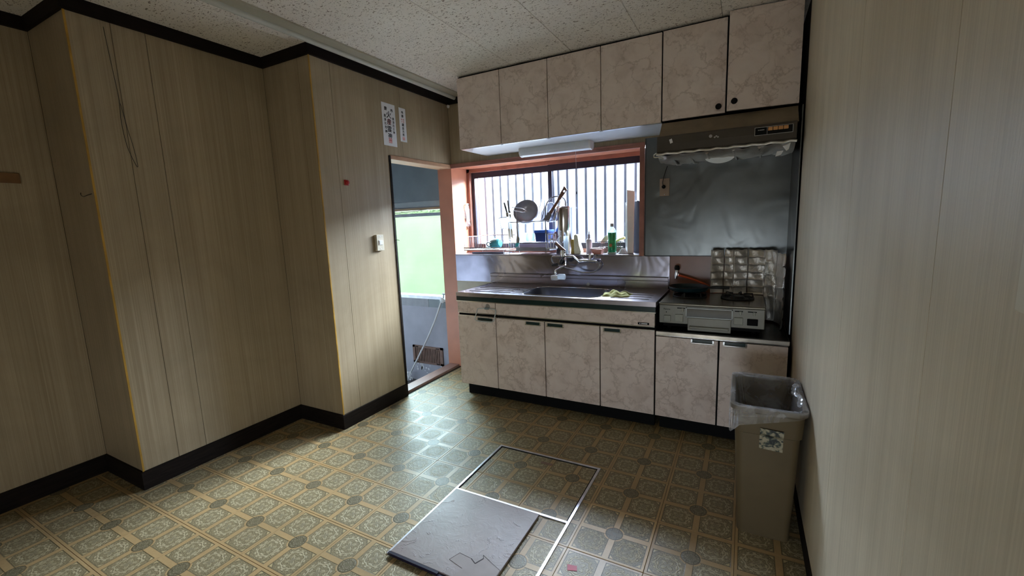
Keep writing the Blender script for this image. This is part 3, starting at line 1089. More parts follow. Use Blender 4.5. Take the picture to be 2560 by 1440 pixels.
# ------------------------------------------------------------------ stove base cabinet
stc = carcass('stove_cabinet', 'low marbled cream two-door cabinet under the gas stove', X4, X6, 0.605)
for (a, b), (h0, h1) in zip(((X4, X5), (X5, X6)), ((2.011, 2.131), (2.177, 2.295))):
    d = obj('door', MB().box(a + g + 0.002, D - 0.016, 0.103, b - g, D + 0.002, 0.598, 0.0012), MARBLE, stc)
    handle(d, h0, h1, 0.600)
obj('top_plate', MB().box(X4 + 0.003, -0.556, 0.6055, 2.490, -0.004, 0.626, 0.001), plain('stained_steel_plate', (0.42, 0.38, 0.32), 0.3, 0.9, var=0.25), stc)
obj('dark_top', MB().box(X4 + 0.006, -0.545, 0.626, 2.486, -0.006, 0.628), plain('sooty_steel', (0.05, 0.05, 0.045), 0.25, 0.6, var=0.3), stc)
obj('top_edge', MB().box(X4 + 0.004, -0.558, 0.602, 2.488, -0.552, 0.606), CHROME, stc)

# ------------------------------------------------------------------ gas stove
sv = thing('gas_stove', 'grey two-burner gas table stove with a grill window and square push buttons', 'stove', (2.1, -0.28, 0.628))
vx0, vx1, vy0, vy1 = 1.824, 2.374, -0.50, -0.07
obj('body', MB().box(vx0, vy0, 0.668, vx1, vy1, 0.778, 0.004), STOVE, sv)
obj('base', MB().box(vx0 + 0.02, vy0 + 0.03, 0.645, vx1 - 0.02, vy1 - 0.01, 0.669), BLACK, sv)
for x in (vx0 + 0.05, vx1 - 0.05):
    for y in (vy0 + 0.06, vy1 - 0.05):
        obj('foot', MB().tube([(x, y, 0.628), (x, y, 0.646)], 0.012, 10), BLACK, sv)
obj('top_plate', MB().box(vx0 - 0.002, vy0 - 0.008, 0.778, vx1 + 0.002, vy1, 0.792, 0.005), plain('greasy_stove_top', (0.17, 0.155, 0.12), 0.22, 0.35, var=0.15), sv)
gd = obj('grill_door', MB().box(1.985, vy0 - 0.012, 0.634, 2.212, vy0, 0.712, 0.004), STOVE, sv)
obj('grill_pull', MB().box(1.995, vy0 - 0.028, 0.650, 2.202, vy0 - 0.012, 0.664, 0.004), STOVE, gd)
gw = obj('grill_window', MB().box(1.978, vy0 - 0.008, 0.714, 2.214, vy0 + 0.001, 0.768), DARKGL, sv)
obj('window_frame', MB().box(1.974, vy0 - 0.010, 0.765, 2.218, vy0, 0.770).box(1.974, vy0 - 0.010, 0.712, 2.218, vy0, 0.717)
    .box(1.974, vy0 - 0.010, 0.712, 1.979, vy0, 0.77).box(2.213, vy0 - 0.010, 0.712, 2.218, vy0, 0.77), plain('dull_metal', (0.2, 0.21, 0.2), 0.4, 0.7), gw)
for (x0_, x1_, z0_, z1_, mt) in ((1.852, 1.891, 0.680, 0.716, STOVEL), (1.915, 1.960, 0.682, 0.725, STOVEL), (2.225, 2.270, 0.688, 0.728, STOVEL), (2.290, 2.342, 0.688, 0.724, BLACK)):
    b_ = obj('push_button', MB().box(x0_, vy0 - 0.010, z0_, x1_, vy0, z1_, 0.002), mt, sv)
    if mt is BLACK:
        b_['label'] = 'black push button'
for (x0_, x1_) in ((1.925, 1.968), (2.228, 2.268), (2.292, 2.335)):
    obj('lever_slot', MB().box(x0_, vy0 - 0.002, 0.760, x1_, vy0, 0.765), BLACK, sv)
    obj('lever_knob', MB().box(x1_ - 0.018, vy0 - 0.014, 0.744, x1_ - 0.006, vy0 - 0.001, 0.764, 0.002), STOVEL, sv)
obj('indicator', MB().lathe([(0, 0.002), (0.003, 0.002), (0.003, 0)], 10, Matrix.Translation((1.865, vy0, 0.735)) @ Matrix.Rotation(PI / 2, 4, 'X')), BLACK, sv)
FM = lambda x, y, z: Matrix.Translation((x, y, z)) @ Matrix.Rotation(PI / 2, 4, 'X')
text('maker_name', 'Paloma', INK, 0.013, FM(1.868, vy0 - 0.0008, 0.753), sv)


def burner(x, y, r):
    b_ = obj('burner', MB().lathe([(0, 0.016), (r * 0.38, 0.016), (r * 0.45, 0.010), (r * 0.5, 0.0), (r * 0.95, 0.001), (r, 0.004), (r, 0.0)], 28, Matrix.Translation((x, y, 0.792))), IRON, sv, smooth=True)
    tm = MB()
    tm.tube([(x + r * math.cos(2 * PI * k / 28), y + r * math.sin(2 * PI * k / 28), 0.797) for k in range(28)], 0.004, 6, closed=True)
    for k in range(6):
        a = 2 * PI * k / 6 + 0.3
        ca, sa = math.cos(a), math.sin(a)
        tm.tube([(x + r * ca, y + r * sa, 0.797), (x + r * 0.95 * ca, y + r * 0.95 * sa, 0.820), (x + r * 0.42 * ca, y + r * 0.42 * sa, 0.820)], 0.0042, 6)
    obj('pan_support', tm, IRON, b_)


burner(1.965, -0.235, 0.098)
burner(2.235, -0.245, 0.088)
pan = thing('grill_pan', 'round black teal enamel pan on the left stove burner', 'pan', (1.955, -0.215, 0.825))
obj('pan_body', MB().lathe([(0, 0.824), (0.095, 0.824), (0.108, 0.831), (0.118, 0.850), (0.121, 0.850), (0.112, 0.829), (0.098, 0.8215), (0, 0.8215)], 32, Matrix.Translation((1.955, -0.215, 0.003))), TEALB, pan, smooth=True)
obj('handle', MB().tube([(2.07, -0.225, 0.848), (2.12, -0.23, 0.852), (2.19, -0.235, 0.852)], [0.007, 0.009, 0.008], 8), IRON, pan, smooth=True)

# foil splash guard: folding screen of foil panels
fg = thing('foil_splash_guard', 'folding aluminium foil splash guard standing around the back right of the stove', 'splash guard', (2.3, -0.1, 0.79))
pts = [(2.075, -0.090), (2.150, -0.062), (2.205, -0.082), (2.285, -0.058), (2.375, -0.088), (2.438, -0.12)]
pans = [(pts[k], pts[k + 1], 0.795 if k < 4 else 0.64) for k in range(5)]
pans += [((2.438, -0.12), (2.470, -0.225), 0.640), ((2.470, -0.225), (2.462, -0.315), 0.632)]


def foil_panel(p, q, z0, z1, seed, curl=0.0):
    rg = random.Random(seed)
    L = math.hypot(q[0] - p[0], q[1] - p[1])
    nx, ny = -(q[1] - p[1]) / L, (q[0] - p[0]) / L
    nrow = 6
    ph = [rg.uniform(-.3, .3) for _ in range(12)]

    def fn(a, b):
        k = b * nrow
        fold = abs((k % 1.0) - 0.5) * 2
        d = 0.004 * (fold ** 4) + 0.0025 * math.sin(7 * a + 9 * b + ph[0] * 9)
        edge = max(0, 1 - min(a, 1 - a) / 0.06)
        d -= 0.005 * edge
        zz = z0 + (z1 - z0) * b
        return (p[0] + (q[0] - p[0]) * a - nx * d + curl * b * b, p[1] + (q[1] - p[1]) * a - ny * d, zz + 0.002 * math.sin(11 * a + ph[1] * 20) * b)
    m = MB().grid(fn, 17, 49)
    m.grid(lambda a, b: tuple(Vector(fn(a, b)) + Vector((nx, ny, 0)) * 0.0012), 17, 49)
    return m


for k, (p, q, z0) in enumerate(pans):
    top_z = 1.075 if k < 5 else (1.06 if k == 5 else 0.99)
    obj('foil_panel', foil_panel(p, q, z0, top_z, k), FOIL, fg, smooth=True)

# gas tap and hose
gt = thing('gas_tap', 'small gas tap with black knob on the wall behind the stove', 'gas tap', (1.865, 0, 0.90))
obj('valve_body', MB().tube([(1.862, 0.0, 0.905), (1.862, -0.05, 0.905)], 0.011, 12).tube([(1.862, -0.045, 0.935), (1.860, -0.045, 0.905), (1.855, -0.045, 0.875)], [0.009, 0.012, 0.009], 10), CHROME, gt, smooth=True)
obj('knob', MB().lathe([(0, 0.018), (0.014, 0.016), (0.018, 0.0), (0.016, -0.014), (0, -0.016)], 14, Matrix.Translation((1.862, -0.045, 0.950))), BLACK, gt, smooth=True)
gh = obj('gas_hose', MB().tube(spline([(1.872, -0.045, 0.900), (1.93, -0.050, 0.885), (2.00, -0.055, 0.862), (2.055, -0.050, 0.835), (2.10, -0.035, 0.79), (2.13, -0.035, 0.74)]), 0.0075, 8), ORANGE, loc=(2.0, -0.05, 0.86), smooth=True)
tag(gh, 'orange rubber gas hose drooping from the gas tap behind the stove', 'hose')

# ------------------------------------------------------------------ wall cabinets
UD = -0.38
ux = [0.372, 0.725, 1.084, 1.441, 1.8025]


def wall_cab(name, label, xa, xb, za, zb):
    o_ = thing(name, label, 'wall cabinet', ((xa + xb) / 2, -0.19, za))
    m_ = MB()
    m_.box(xa + 0.001, UD + 0.003, za + 0.002, xa + 0.016, -0.001, zb)
    m_.box(xb - 0.016, UD + 0.003, za + 0.002, xb - 0.001, -0.001, zb)
    m_.box(xa + 0.016, UD + 0.003, zb - 0.015, xb - 0.016, -0.001, zb)
    m_.box(xa + 0.016, -0.010, za + 0.012, xb - 0.016, -0.001, zb - 0.015)
    m_.box(xa + 0.016, UD + 0.004, za + 0.013, xb - 0.016, UD + 0.012, zb - 0.015)
    obj('body', m_, BLACK, o_)
    return o_


wc = wall_cab('wall_cabinet', 'long marbled cream wall cabinet with four plain doors above the window', ux[0], ux[4], 1.846, 2.350)
obj('side_panel', MB().box(ux[0] - 0.0005, UD + 0.003, 1.847, ux[0] + 0.001, -0.001, 2.345), MARBLE, wc)
obj('bottom_panel', MB().box(ux[0] + 0.002, UD + 0.004, 1.842, ux[4] - 0.002, -0.002, 1.848), LIGHTGREY, wc)
for a, b in zip(ux[:-1], ux[1:]):
    d = obj('door', MB().box(a + 0.0025, UD - 0.016, 1.845, b - 0.0025, UD + 0.002, 2.338, 0.0012), MARBLE, wc)
    obj('finger_edge', MB().box(a + 0.01, UD - 0.016, 1.8415, b - 0.012, UD + 0.004, 1.8445), ALU, d)

wc2 = wall_cab('wall_cabinet', 'marbled cream two-door wall cabinet with black knobs above the range hood', 1.8045, 2.481, 1.842, 2.350)


def knob(parent, x, y, z):
    obj('knob', MB().lathe([(0, 0.022), (0.013, 0.021), (0.016, 0.016), (0.015, 0.010), (0.009, 0.006), (0.009, 0.0)], 20, Matrix.Translation((x, y, z)) @ Matrix.Rotation(PI / 2, 4, 'X')), BLACK, parent, smooth=True)


d = obj('door', MB().box(1.8075, UD - 0.016, 1.852, 2.138, UD + 0.002, 2.340, 0.0012), MARBLE, wc2)
knob(d, 2.106, UD - 0.016, 1.885)
# right leaf hangs slightly open
hinge = Vector((2.478, UD - 0.004, 0))
free = Vector((2.147, UD - 0.045, 0))
dirv = (free - hinge).normalized()
nrm = Vector((dirv.y, -dirv.x, 0))
if nrm.y > 0: nrm = -nrm
mm = MB()
A = hinge + Vector((0, 0, 1.850))
Bp = free + Vector((0, 0, 1.850))
mm.add([A, Bp, Bp + nrm * 0.016, A + nrm * 0.016] + [p + Vector((0, 0, 0.498)) for p in (A, Bp, Bp + nrm * 0.016, A + nrm * 0.016)],
       [(0, 1, 2, 3), (7, 6, 5, 4), (0, 4, 5, 1), (1, 5, 6, 2), (2, 6, 7, 3), (3, 7, 4, 0)])
d = obj('door', mm, MARBLE, wc2)
d['label'] = 'right door hanging slightly open'
kp = free + (hinge - free) * 0.105 + nrm * 0.016
knob(d, kp.x, kp.y, 1.893)

# ------------------------------------------------------------------ strip light below the cabinets
sl = thing('strip_light', 'white fluorescent strip light under the wall cabinet above the window', 'light', (1.0, -0.11, 1.842))
lx0, lx1 = 0.735, 1.290
prof = [(-0.150, 1.842), (-0.060, 1.842), (-0.058, 1.815), (-0.070, 1.793), (-0.100, 1.783), (-0.135, 1.790), (-0.150, 1.808)]
m = MB()
n = len(prof)
m.add([(lx0 + .012, y, z) for y, z in prof] + [(lx1 - .012, y, z) for y, z in prof], [tuple(range(n)), tuple(range(2 * n - 1, n - 1, -1))] + [(i, (i + 1) % n, n + (i + 1) % n, n + i) for i in range(n)])
obj('diffuser', m, MILK, sl)
for x in (lx0, lx1 - 0.012):
    m = MB()
    pr = [(y * 1.0, z - 0.002) if z < 1.84 else (y, z) for y, z in prof]
    m.add([(x, y, z) for y, z in pr] + [(x + 0.012, y, z) for y, z in pr], [tuple(range(n)), tuple(range(2 * n - 1, n - 1, -1))] + [(i, (i + 1) % n, n + (i + 1) % n, n + i) for i in range(n)])
    obj('end_cap', m, WHITE, sl)
pc = obj('pull_cord', MB().tube([(1.168, -0.10, 1.786), (1.170, -0.10, 1.62), (1.170, -0.10, 1.500)], 0.0013, 5), WHITE, sl)
obj('cord_end', MB().lathe([(0, 0.01), (0.003, 0.008), (0.004, -0.008), (0, -0.01)], 8, Matrix.Translation((1.170, -0.10, 1.492))), BLACK, pc)

# ------------------------------------------------------------------ range hood
hd = thing('range_hood', 'brown enamel range hood with foil-wrapped underside and orange switch buttons', 'range hood', (2.14, -0.25, 1.62))
HX0, HX1 = 1.806, 2.468


def extr_x(x0, x1, prof_):
    n_ = len(prof_)
    return MB().add([(x0, y, z) for y, z in prof_] + [(x1, y, z) for y, z in prof_], [tuple(range(n_)), tuple(range(2 * n_ - 1, n_ - 1, -1))] + [(i, (i + 1) % n_, n_ + (i + 1) % n_, n_ + i) for i in range(n_)])


obj('upper_shell', extr_x(HX0, HX1 + 0.010, [(-0.010, 1.8385), (-0.388, 1.8385), (-0.398, 1.828), (-0.488, 1.744), (-0.010, 1.744)]), TANM, hd)
fp = obj('front_panel', extr_x(HX0 - 0.006, HX1 + 0.002, [(-0.480, 1.745), (-0.496, 1.748), (-0.506, 1.740), (-0.512, 1.700), (-0.510, 1.664), (-0.498, 1.648), (-0.480, 1.648)]), BROWNM, hd)
obj('side_shell', extr_x(HX0 - 0.002, HX1 + 0.001, [(-0.012, 1.744), (-0.480, 1.744), (-0.480, 1.648), (-0.200, 1.640), (-0.012, 1.640)]), BROWNM, hd)
# underside wrapped in foil with bays
rg = random.Random(11)
m = MB()
sup = [-0.505, -0.47, -0.42, -0.36, -0.30, -0.24, -0.19, -0.155]


def under(a, b):
    x = HX0 + (HX1 - HX0) * a
    y = -0.508 + 0.36 * b
    z = 1.643 - 0.030 * math.sin(PI * min(1, b * 1.05)) ** 0.6 - 0.004 * math.sin(23 * a + 7 * b) - 0.004 * math.sin(9 * b + 31 * a * a) - 0.004 * abs(math.sin(PI * 7 * a)) ** 6
    return (x, y, z)


m.grid(under, 90, 26)
m.grid(lambda a, b: (under(a, b)[0], under(a, b)[1], 1.6475), 12, 6)
obj('foil_wrap', m, FOIL, hd, smooth=True)
obj('foil_lip', MB().tube([(HX0 - 0.008 + (HX1 - HX0 + 0.012) * k / 24, -0.511 - 0.003 * math.sin(k * 1.3), 1.648 - 0.003 * math.sin(k * 2.1)) for k in range(25)], 0.007, 8), FOIL, hd, smooth=True)
for x in (1.875, 1.97, 2.06, 2.19, 2.31, 2.40):
    obj('foil_rib', MB().tube([(x, -0.49, 1.636), (x + 0.01, -0.33, 1.606), (x + 0.012, -0.17, 1.622)], 0.008, 7), FOIL, hd, smooth=True)
obj('end_clip', MB().tube(spline([(HX0 - 0.006, -0.515, 1.655), (HX0 - 0.02, -0.515, 1.647), (HX0 - 0.018, -0.515, 1.634), (HX0 + 0.01, -0.512, 1.632), (HX0 + 0.03, -0.505, 1.622)]), 0.004, 6), CHROME, hd, smooth=True)
# lamp cover: hanging pale half disc
m = MB()
hp = [(0.078 * math.cos(PI + PI * k / 16), 0.038 * math.sin(PI + PI * k / 16)) for k in range(17)]
n = len(hp)
m.add([(2.120 + a, -0.395 - b * 0.2, 1.622 + b) for a, b in hp] + [(2.120 + a * 0.95, -0.345, 1.622 + b * 0.9) for a, b in hp], [tuple(range(n)), tuple(range(2 * n - 1, n - 1, -1))] + [(i, (i + 1) % n, n + (i + 1) % n, n + i) for i in range(n)])
lc = obj('lamp_cover', m, MILK, hd)
# paper tatters
m = MB()
m.quad((2.405, -0.500, 1.640), (2.447, -0.500, 1.642), (2.440, -0.500, 1.612), (2.430, -0.500, 1.604), 0.001)
obj('paper_scrap', m, PAPER, hd)
obj('paper_scrap', MB().quad((2.392, -0.45, 1.612), (2.420, -0.46, 1.612), (2.410, -0.46, 1.592), (2.385, -0.45, 1.585), 0.001), PAPER, hd)
# switch panel
FY = -0.5135
sp_ = obj('switch_plate', MB().box(2.286, FY - 0.003, 1.692, 2.452, -0.500, 1.730, 0.001), BLACK, fp)
obj('plate_border', MB().box(2.286, FY - 0.0045, 1.729, 2.452, FY - 0.002, 1.731).box(2.286, FY - 0.0045, 1.691, 2.452, FY - 0.002, 1.693).box(2.285, FY - 0.0045, 1.691, 2.287, FY - 0.002, 1.731).box(2.340, FY - 0.0045, 1.691, 2.3415, FY - 0.002, 1.731).box(2.451, FY - 0.0045, 1.691, 2.453, FY - 0.002, 1.731), ALU, sp_)
for k in range(4):
    x = 2.345 + k * 0.0225
    obj('switch_button', MB().box(x, FY - 0.009, 1.710, x + 0.020, FY - 0.002, 1.7265, 0.0015), BUTTON, sp_)
obj('plate_mark', MB().box(2.300, FY - 0.0042, 1.715, 2.304, FY - 0.003, 1.719).box(2.306, FY - 0.0042, 1.7155, 2.328, FY - 0.003, 1.7185), ALU, sp_)
obj('round_sticker', MB().lathe([(0, 0.0008), (0.0085, 0.0008), (0.0085, 0)], 20, Matrix.Translation((2.078, FY, 1.716)) @ Matrix.Rotation(PI / 2, 4, 'X')), ALU, fp)
m = MB()
for (dx, dz) in ((-0.008, -0.003), (0.0, 0.002), (0.008, -0.003)):
    m.lathe([(0, 0.0008), (0.0045, 0.0008), (0.0045, 0)], 12, Matrix.Translation((2.106 + dx, FY, 1.711 + dz)) @ Matrix.Rotation(PI / 2, 4, 'X'))
obj('clover_sticker', m, ALU, fp)
obj('torn_sticker', MB().quad((1.866, FY, 1.722), (1.880, FY, 1.727), (1.886, FY, 1.705), (1.872, FY, 1.700), -0.0008), PAPER, fp)

# outlet with the hood cord
ou = thing('wall_outlet', 'tan surface outlet on the steel sheet with the hood plug in it', 'outlet', (1.768, -0.005, 1.435))
obj('plate', MB().box(1.736, -0.022, 1.437, 1.800, -0.006, 1.553, 0.002), plain('tan_outlet_plastic', (0.36, 0.26, 0.19), 0.4), ou)
obj('plug', MB().tube([(1.763, -0.022, 1.498), (1.763, -0.040, 1.498)], [0.013, 0.010], 12), BLACK, ou)
obj('screw', MB().lathe([(0, 0.002), (0.003, 0.001), (0.003, 0)], 8, FM(1.768, -0.022, 1.447)), ALU, ou)
cd = obj('hood_cord', MB().tube(spline([(1.763, -0.040, 1.498), (1.758, -0.034, 1.53), (1.768, -0.028, 1.58), (1.785, -0.028, 1.632)]), 0.0025, 6), KNIFE, loc=(1.765, -0.03, 1.5), smooth=True)
tag(cd, 'thin black power cord hanging from the range hood to the outlet', 'cord')

# ------------------------------------------------------------------ faucet
fa = thing('faucet', 'chrome wall mixer faucet with a brown lever and water filter hose', 'faucet', (1.15, -0.01, 0.98))
m = MB()
m.tube([(1.262, -0.004, 0.985), (1.255, -0.045, 0.985)], 0.014, 12)
m.tube([(1.225, -0.055, 0.992), (1.30, -0.055, 0.988)], 0.013, 12)
m.tube([(1.170, -0.060, 0.988), (1.225, -0.055, 0.992)], [0.018, 0.014], 12)
m.tube([(1.250, -0.055, 0.985), (1.252, -0.058, 1.028)], 0.008, 10)
obj('valve_body', m, CHROME, fa, smooth=True)
m = MB()
for k in range(4):
    a = k * PI / 2 + 0.4
    m.tube([(1.252, -0.058, 1.036), (1.252 + 0.026 * math.cos(a), -0.058 + 0.026 * math.sin(a), 1.036)], [0.007, 0.009], 8)
m.tube([(1.252, -0.058, 1.028), (1.252, -0.058, 1.046)], 0.011, 12)
obj('cross_handle', m, CHROME, fa, smooth=True)
obj('arm', MB().tube([(1.172, -0.062, 0.985), (1.125, -0.075, 1.030), (1.105, -0.085, 1.030)], 0.0075, 10).tube([(1.125, -0.085, 1.027), (0.965, -0.085, 1.024)], 0.0105, 14), CHROME, fa, smooth=True)
obj('mixer_column', MB().tube([(1.055, -0.09, 1.03), (1.053, -0.09, 1.075)], 0.018, 16).box(1.034, -0.105, 1.032, 1.073, -0.075, 1.070, 0.004), CHROME, fa, smooth=True)
m = MB()
m.quad((1.000, -0.13, 1.125), (1.012, -0.13, 1.142), (1.078, -0.10, 1.075), (1.060, -0.10, 1.060), 0.016)
obj('lever', m, BRWOOD, fa)
obj('filter_knob', MB().lathe([(0, 0.02), (0.016, 0.018), (0.020, 0.0), (0.016, -0.018), (0, -0.02)], 16, Matrix.Translation((1.050, -0.110, 0.992)) @ Matrix.Rotation(0.6, 4, 'Y')).tube([(1.02, -0.115, 0.975), (0.975, -0.13, 0.962)], [0.012, 0.006], 10), KNIFE, fa, smooth=True)
obj('spout', MB().tube(spline([(1.075, -0.10, 1.02), (1.085, -0.13, 0.985), (1.10, -0.18, 0.968), (1.068, -0.22, 0.950), (1.052, -0.24, 0.935), (1.050, -0.24, 0.905)]), 0.0075, 10), CHROME, fa, smooth=True)
obj('hose', MB().tube(spline([(0.966, -0.085, 1.03), (0.955, -0.08, 1.005), (0.985, -0.10, 0.975), (1.05, -0.10, 0.950), (1.111, -0.09, 0.932), (1.165, -0.07, 0.913), (1.222, -0.06, 0.904), (1.280, -0.05, 0.912), (1.315, -0.045, 0.945), (1.318, -0.04, 0.972), (1.295, -0.05, 0.990)]), 0.0055, 8), plain('grey_hose', (0.45, 0.45, 0.47), 0.25, 0.6), fa, smooth=True)
fb = thing('tap_filter', 'small white tap-end water filter hanging below the faucet spout', 'water filter', (1.05, -0.24, 0.87))
obj('filter_body', MB().box(1.020, -0.270, 0.868, 1.075, -0.215, 0.905, 0.010), WHITE, fb, smooth=True)
obj('filter_cartridge', MB().lathe([(0, -0.026), (0.019, -0.026), (0.021, -0.02), (0.021, 0.02), (0.019, 0.026), (0, 0.026)], 18, Matrix.Translation((1.097, -0.242, 0.893)) @ Matrix.Rotation(PI / 2, 4, 'Y')), FROSTC, fb, smooth=True)
obj('filter_lever', MB().tube(spline([(1.030, -0.275, 0.884), (1.045, -0.285, 0.880), (1.064, -0.278, 0.888)]), 0.004, 8), LIGHTGREY, fb, smooth=True)

# ------------------------------------------------------------------ water purifier standing on the sill
pu = thing('water_purifier', 'tall stainless water purifier cylinder standing on the window sill', 'water purifier', (0.983, 0.120, WZ0))
obj('cylinder', MB().lathe([(0, 0), (0.063, 0), (0.066, 0.004), (0.066, 0.352), (0.069, 0.354), (0.069, 0.364), (0.064, 0.370), (0, 0.372)], 36, Matrix.Translation((0.983, 0.120, WZ0))), steel('polished_steel', (0.62, 0.60, 0.62), 0.13, 0.02), pu, smooth=True)
obj('top_fitting', MB().tube([(1.005, 0.105, WZ0 + 0.372), (1.005, 0.105, WZ0 + 0.392)], 0.011, 12).tube([(1.005, 0.105, WZ0 + 0.392), (1.005, 0.105, WZ0 + 0.405)], 0.008, 12).tube([(0.955, 0.09, WZ0 + 0.37), (0.955, 0.09, WZ0 + 0.383)], 0.004, 8), ALU, pu, smooth=True)
obj('hose', MB().tube(spline([(1.005, 0.105, 1.44), (1.000, 0.095, 1.462), (0.985, 0.075, 1.478), (0.950, 0.05, 1.485), (0.905, 0.04, 1.470), (0.872, 0.03, 1.425), (0.862, 0.03, 1.36), (0.862, 0.03, 1.27), (0.868, 0.03, 1.20), (0.876, 0.03, 1.15)]), 0.0048, 8), plain('grey_rubber_hose', (0.13, 0.13, 0.15), 0.35), pu, smooth=True)


# ------------------------------------------------------------------ dish racks
def wires(lines, r):
    r = r * 1.35
    m_ = MB()
    for L in lines:
        m_.tube(L, r, 5)
    return m_


z0 = WZ0
rk = thing('dish_rack', 'low chrome wire dish basket at the left end of the window sill', 'dish rack', (0.28, 0.10, z0))
L = []
a, b, c_, d_ = (0.088, 0.005), (0.160, 0.195), (0.500, 0.195), (0.490, 0.005)
for z in (1.075, 1.188):
    L += [[(*a, z - 0.004), (*b, z)], [(*b, z + 0.004), (*c_, z)]]
L += [[(*c_, 1.075), (*d_, 1.072)], [(*a, 1.071), (*d_, 1.072)], [(*a, 1.09), (*d_, 1.09)]]
L += [[(*c_, 1.155), (*d_, 1.148)]]
obj('frame', wires(L, 0.0028), CHROME, rk)
L = []
for k in range(12):
    t_ = (k + 0.5) / 12
    x, y = a[0] + (b[0] - a[0]) * t_, a[1] + (b[1] - a[1]) * t_
    L.append([(x, y, 1.071), (x, y, 1.185)])
for k in range(14):
    x = 0.16 + 0.33 * (k + 0.5) / 14
    L.append([(x, 0.195, 1.190), (x, 0.195, 1.073), (x, 0.005, 1.071), (x, 0.005, 1.088)])
obj('wires', wires(L, 0.0014), CHROME, rk)
for (x, y) in ((0.09, 0.005), (0.486, 0.005), (0.165, 0.19), (0.495, 0.19)):
    obj('leg', MB().tube([(x, y, z0), (x, y, 1.075)], 0.003, 6), CHROME, rk)
obj('drip_tray', MB().box(0.155, 0.03, z0 + 0.001, 0.478, 0.17, z0 + 0.006).box(0.155, 0.03, z0 + 0.006, 0.478, 0.034, z0 + 0.018), plain('dark_tray', (0.08, 0.08, 0.11), 0.3), rk)

rk2 = thing('dish_rack', 'taller two-tier wire dish rack beside the purifier on the window sill', 'dish rack', (0.70, 0.10, z0))
xa, xb, ya, yb = 0.540, 0.905, 0.010, 0.190
for x in (xa, 0.868):
    obj('leg', MB().tube([(x, ya, z0), (x, ya, 1.30)], 0.0034, 7), CHROME, rk2)
for x in (xa, xb):
    obj('leg', MB().tube([(x, yb, z0), (x, yb, 1.30)], 0.0034, 7), CHROME, rk2)
L = []
for z in (1.128, 1.298):
    L += [[(xa, ya, z), (xb, ya, z)], [(xb, ya, z), (xb, yb, z)], [(xb, yb, z), (xa, yb, z)], [(xa, yb, z), (xa, ya, z)]]
for z in (1.155, 1.368):
    L += [[(xa, yb, z), (xb, yb, z)], [(xa, ya, z), (xa, yb, z)], [(xb, ya, z), (xb, yb, z)]]
obj('frame', wires(L, 0.003), CHROME, rk2)
L = []
for z, top_ in ((1.128, 1.155), (1.298, 1.368)):
    for k in range(20):
        x = xa + (xb - xa) * (k + 0.5) / 20
        L.append([(x, ya, z), (x, yb, z), (x, yb, top_)])
obj('wires', wires(L, 0.0014), CHROME, rk2)
obj('shelf_tray', MB().box(xa + 0.01, ya + 0.002, 1.288, 0.862, yb - 0.004, 1.293), FROSTC, rk2)
obj('lower_tray', MB().box(0.60, ya + 0.004, 1.062, 0.90, yb - 0.006, 1.068).box(0.60, ya + 0.002, 1.062, 0.90, ya + 0.004, 1.092), plain('grey_tray', (0.30, 0.31, 0.36), 0.3, 0.5), rk2)
obj('end_tray', MB().box(0.880, 0.0, 1.078, 0.965, 0.02, 1.084).box(0.515, -0.004, 1.066, 0.60, 0.03, 1.071), WHITE, rk2)
L = []
for z in (1.085, 1.15, 1.195):
    L.append([(0.890, 0.0, z), (0.960, 0.0, z)])
for x in (0.892, 0.915, 0.938, 0.958):
    L.append([(x, 0.0, 1.085), (x, 0.0, 1.197)])
obj('side_basket', wires(L, 0.0028), WHITE, rk2)

cy = thing('cutlery_caddy', 'clear plastic cutlery caddy hooked on the left of the tall rack', 'caddy', (0.498, 0.012, 1.245))
m = MB()
m.add([(0.483, -0.014, 1.247), (0.533, -0.014, 1.252), (0.533, 0.034, 1.252), (0.483, 0.034, 1.247), (0.468, -0.020, 1.335), (0.536, -0.020, 1.342), (0.536, 0.038, 1.342), (0.468, 0.038, 1.335)],
      [(3, 2, 1, 0), (0, 1, 5, 4), (1, 2, 6, 5), (2, 3, 7, 6), (3, 0, 4, 7)])
obj('box', m, FROSTC, cy)
obj('rim', MB().tube([(0.468, -0.020, 1.336), (0.536, -0.020, 1.343), (0.536, 0.038, 1.343), (0.468, 0.038, 1.336)], 0.003, 6, closed=True).tube([(0.483, -0.015, 1.247), (0.533, -0.015, 1.252)], 0.002, 6).tube([(0.468, -0.021, 1.335), (0.483, -0.015, 1.247)], 0.002, 6), plain('dark_clear_edge', (0.2, 0.22, 0.25), 0.2), cy)

for nm, lb, p0, p1, pt in (('kitchen_knife', 'shorter black-handled kitchen knife at the left of the tall rack', (0.484, 0.05, 1.462), (0.506, 0.05, 1.380), (0.530, 0.045, 1.15)),
                           ('kitchen_knife', 'longer black-handled kitchen knife close beside the cutlery caddy', (0.515, 0.06, 1.478), (0.523, 0.06, 1.392), (0.548, 0.05, 1.16))):
    k_ = thing(nm, lb, 'knife', pt, 'kitchen knives in the dish rack')
    p0, p1, pt = Vector(p0), Vector(p1), Vector(pt)
    obj('handle', MB().tube([p0, (p0 + p1) / 2, p1], [0.0075, 0.0085, 0.007], 8), KNIFE, k_, smooth=True)
    dd = (pt - p1).normalized()
    sd = Vector((1, 0, 0.1)).normalized()
    m = MB()
    m.add([p1 - sd * 0.011, p1 + sd * 0.011, pt + sd * 0.009, pt - dd * 0.02 - sd * 0.011] + [q + Vector((0, 0.002, 0)) for q in (p1 - sd * 0.011, p1 + sd * 0.011, pt + sd * 0.009, pt - dd * 0.02 - sd * 0.011)],
          [(0, 1, 2, 3), (7, 6, 5, 4), (0, 4, 5, 1), (1, 5, 6, 2), (2, 6, 7, 3), (3, 7, 4, 0)])
    obj('blade', m, CHROME, k_)

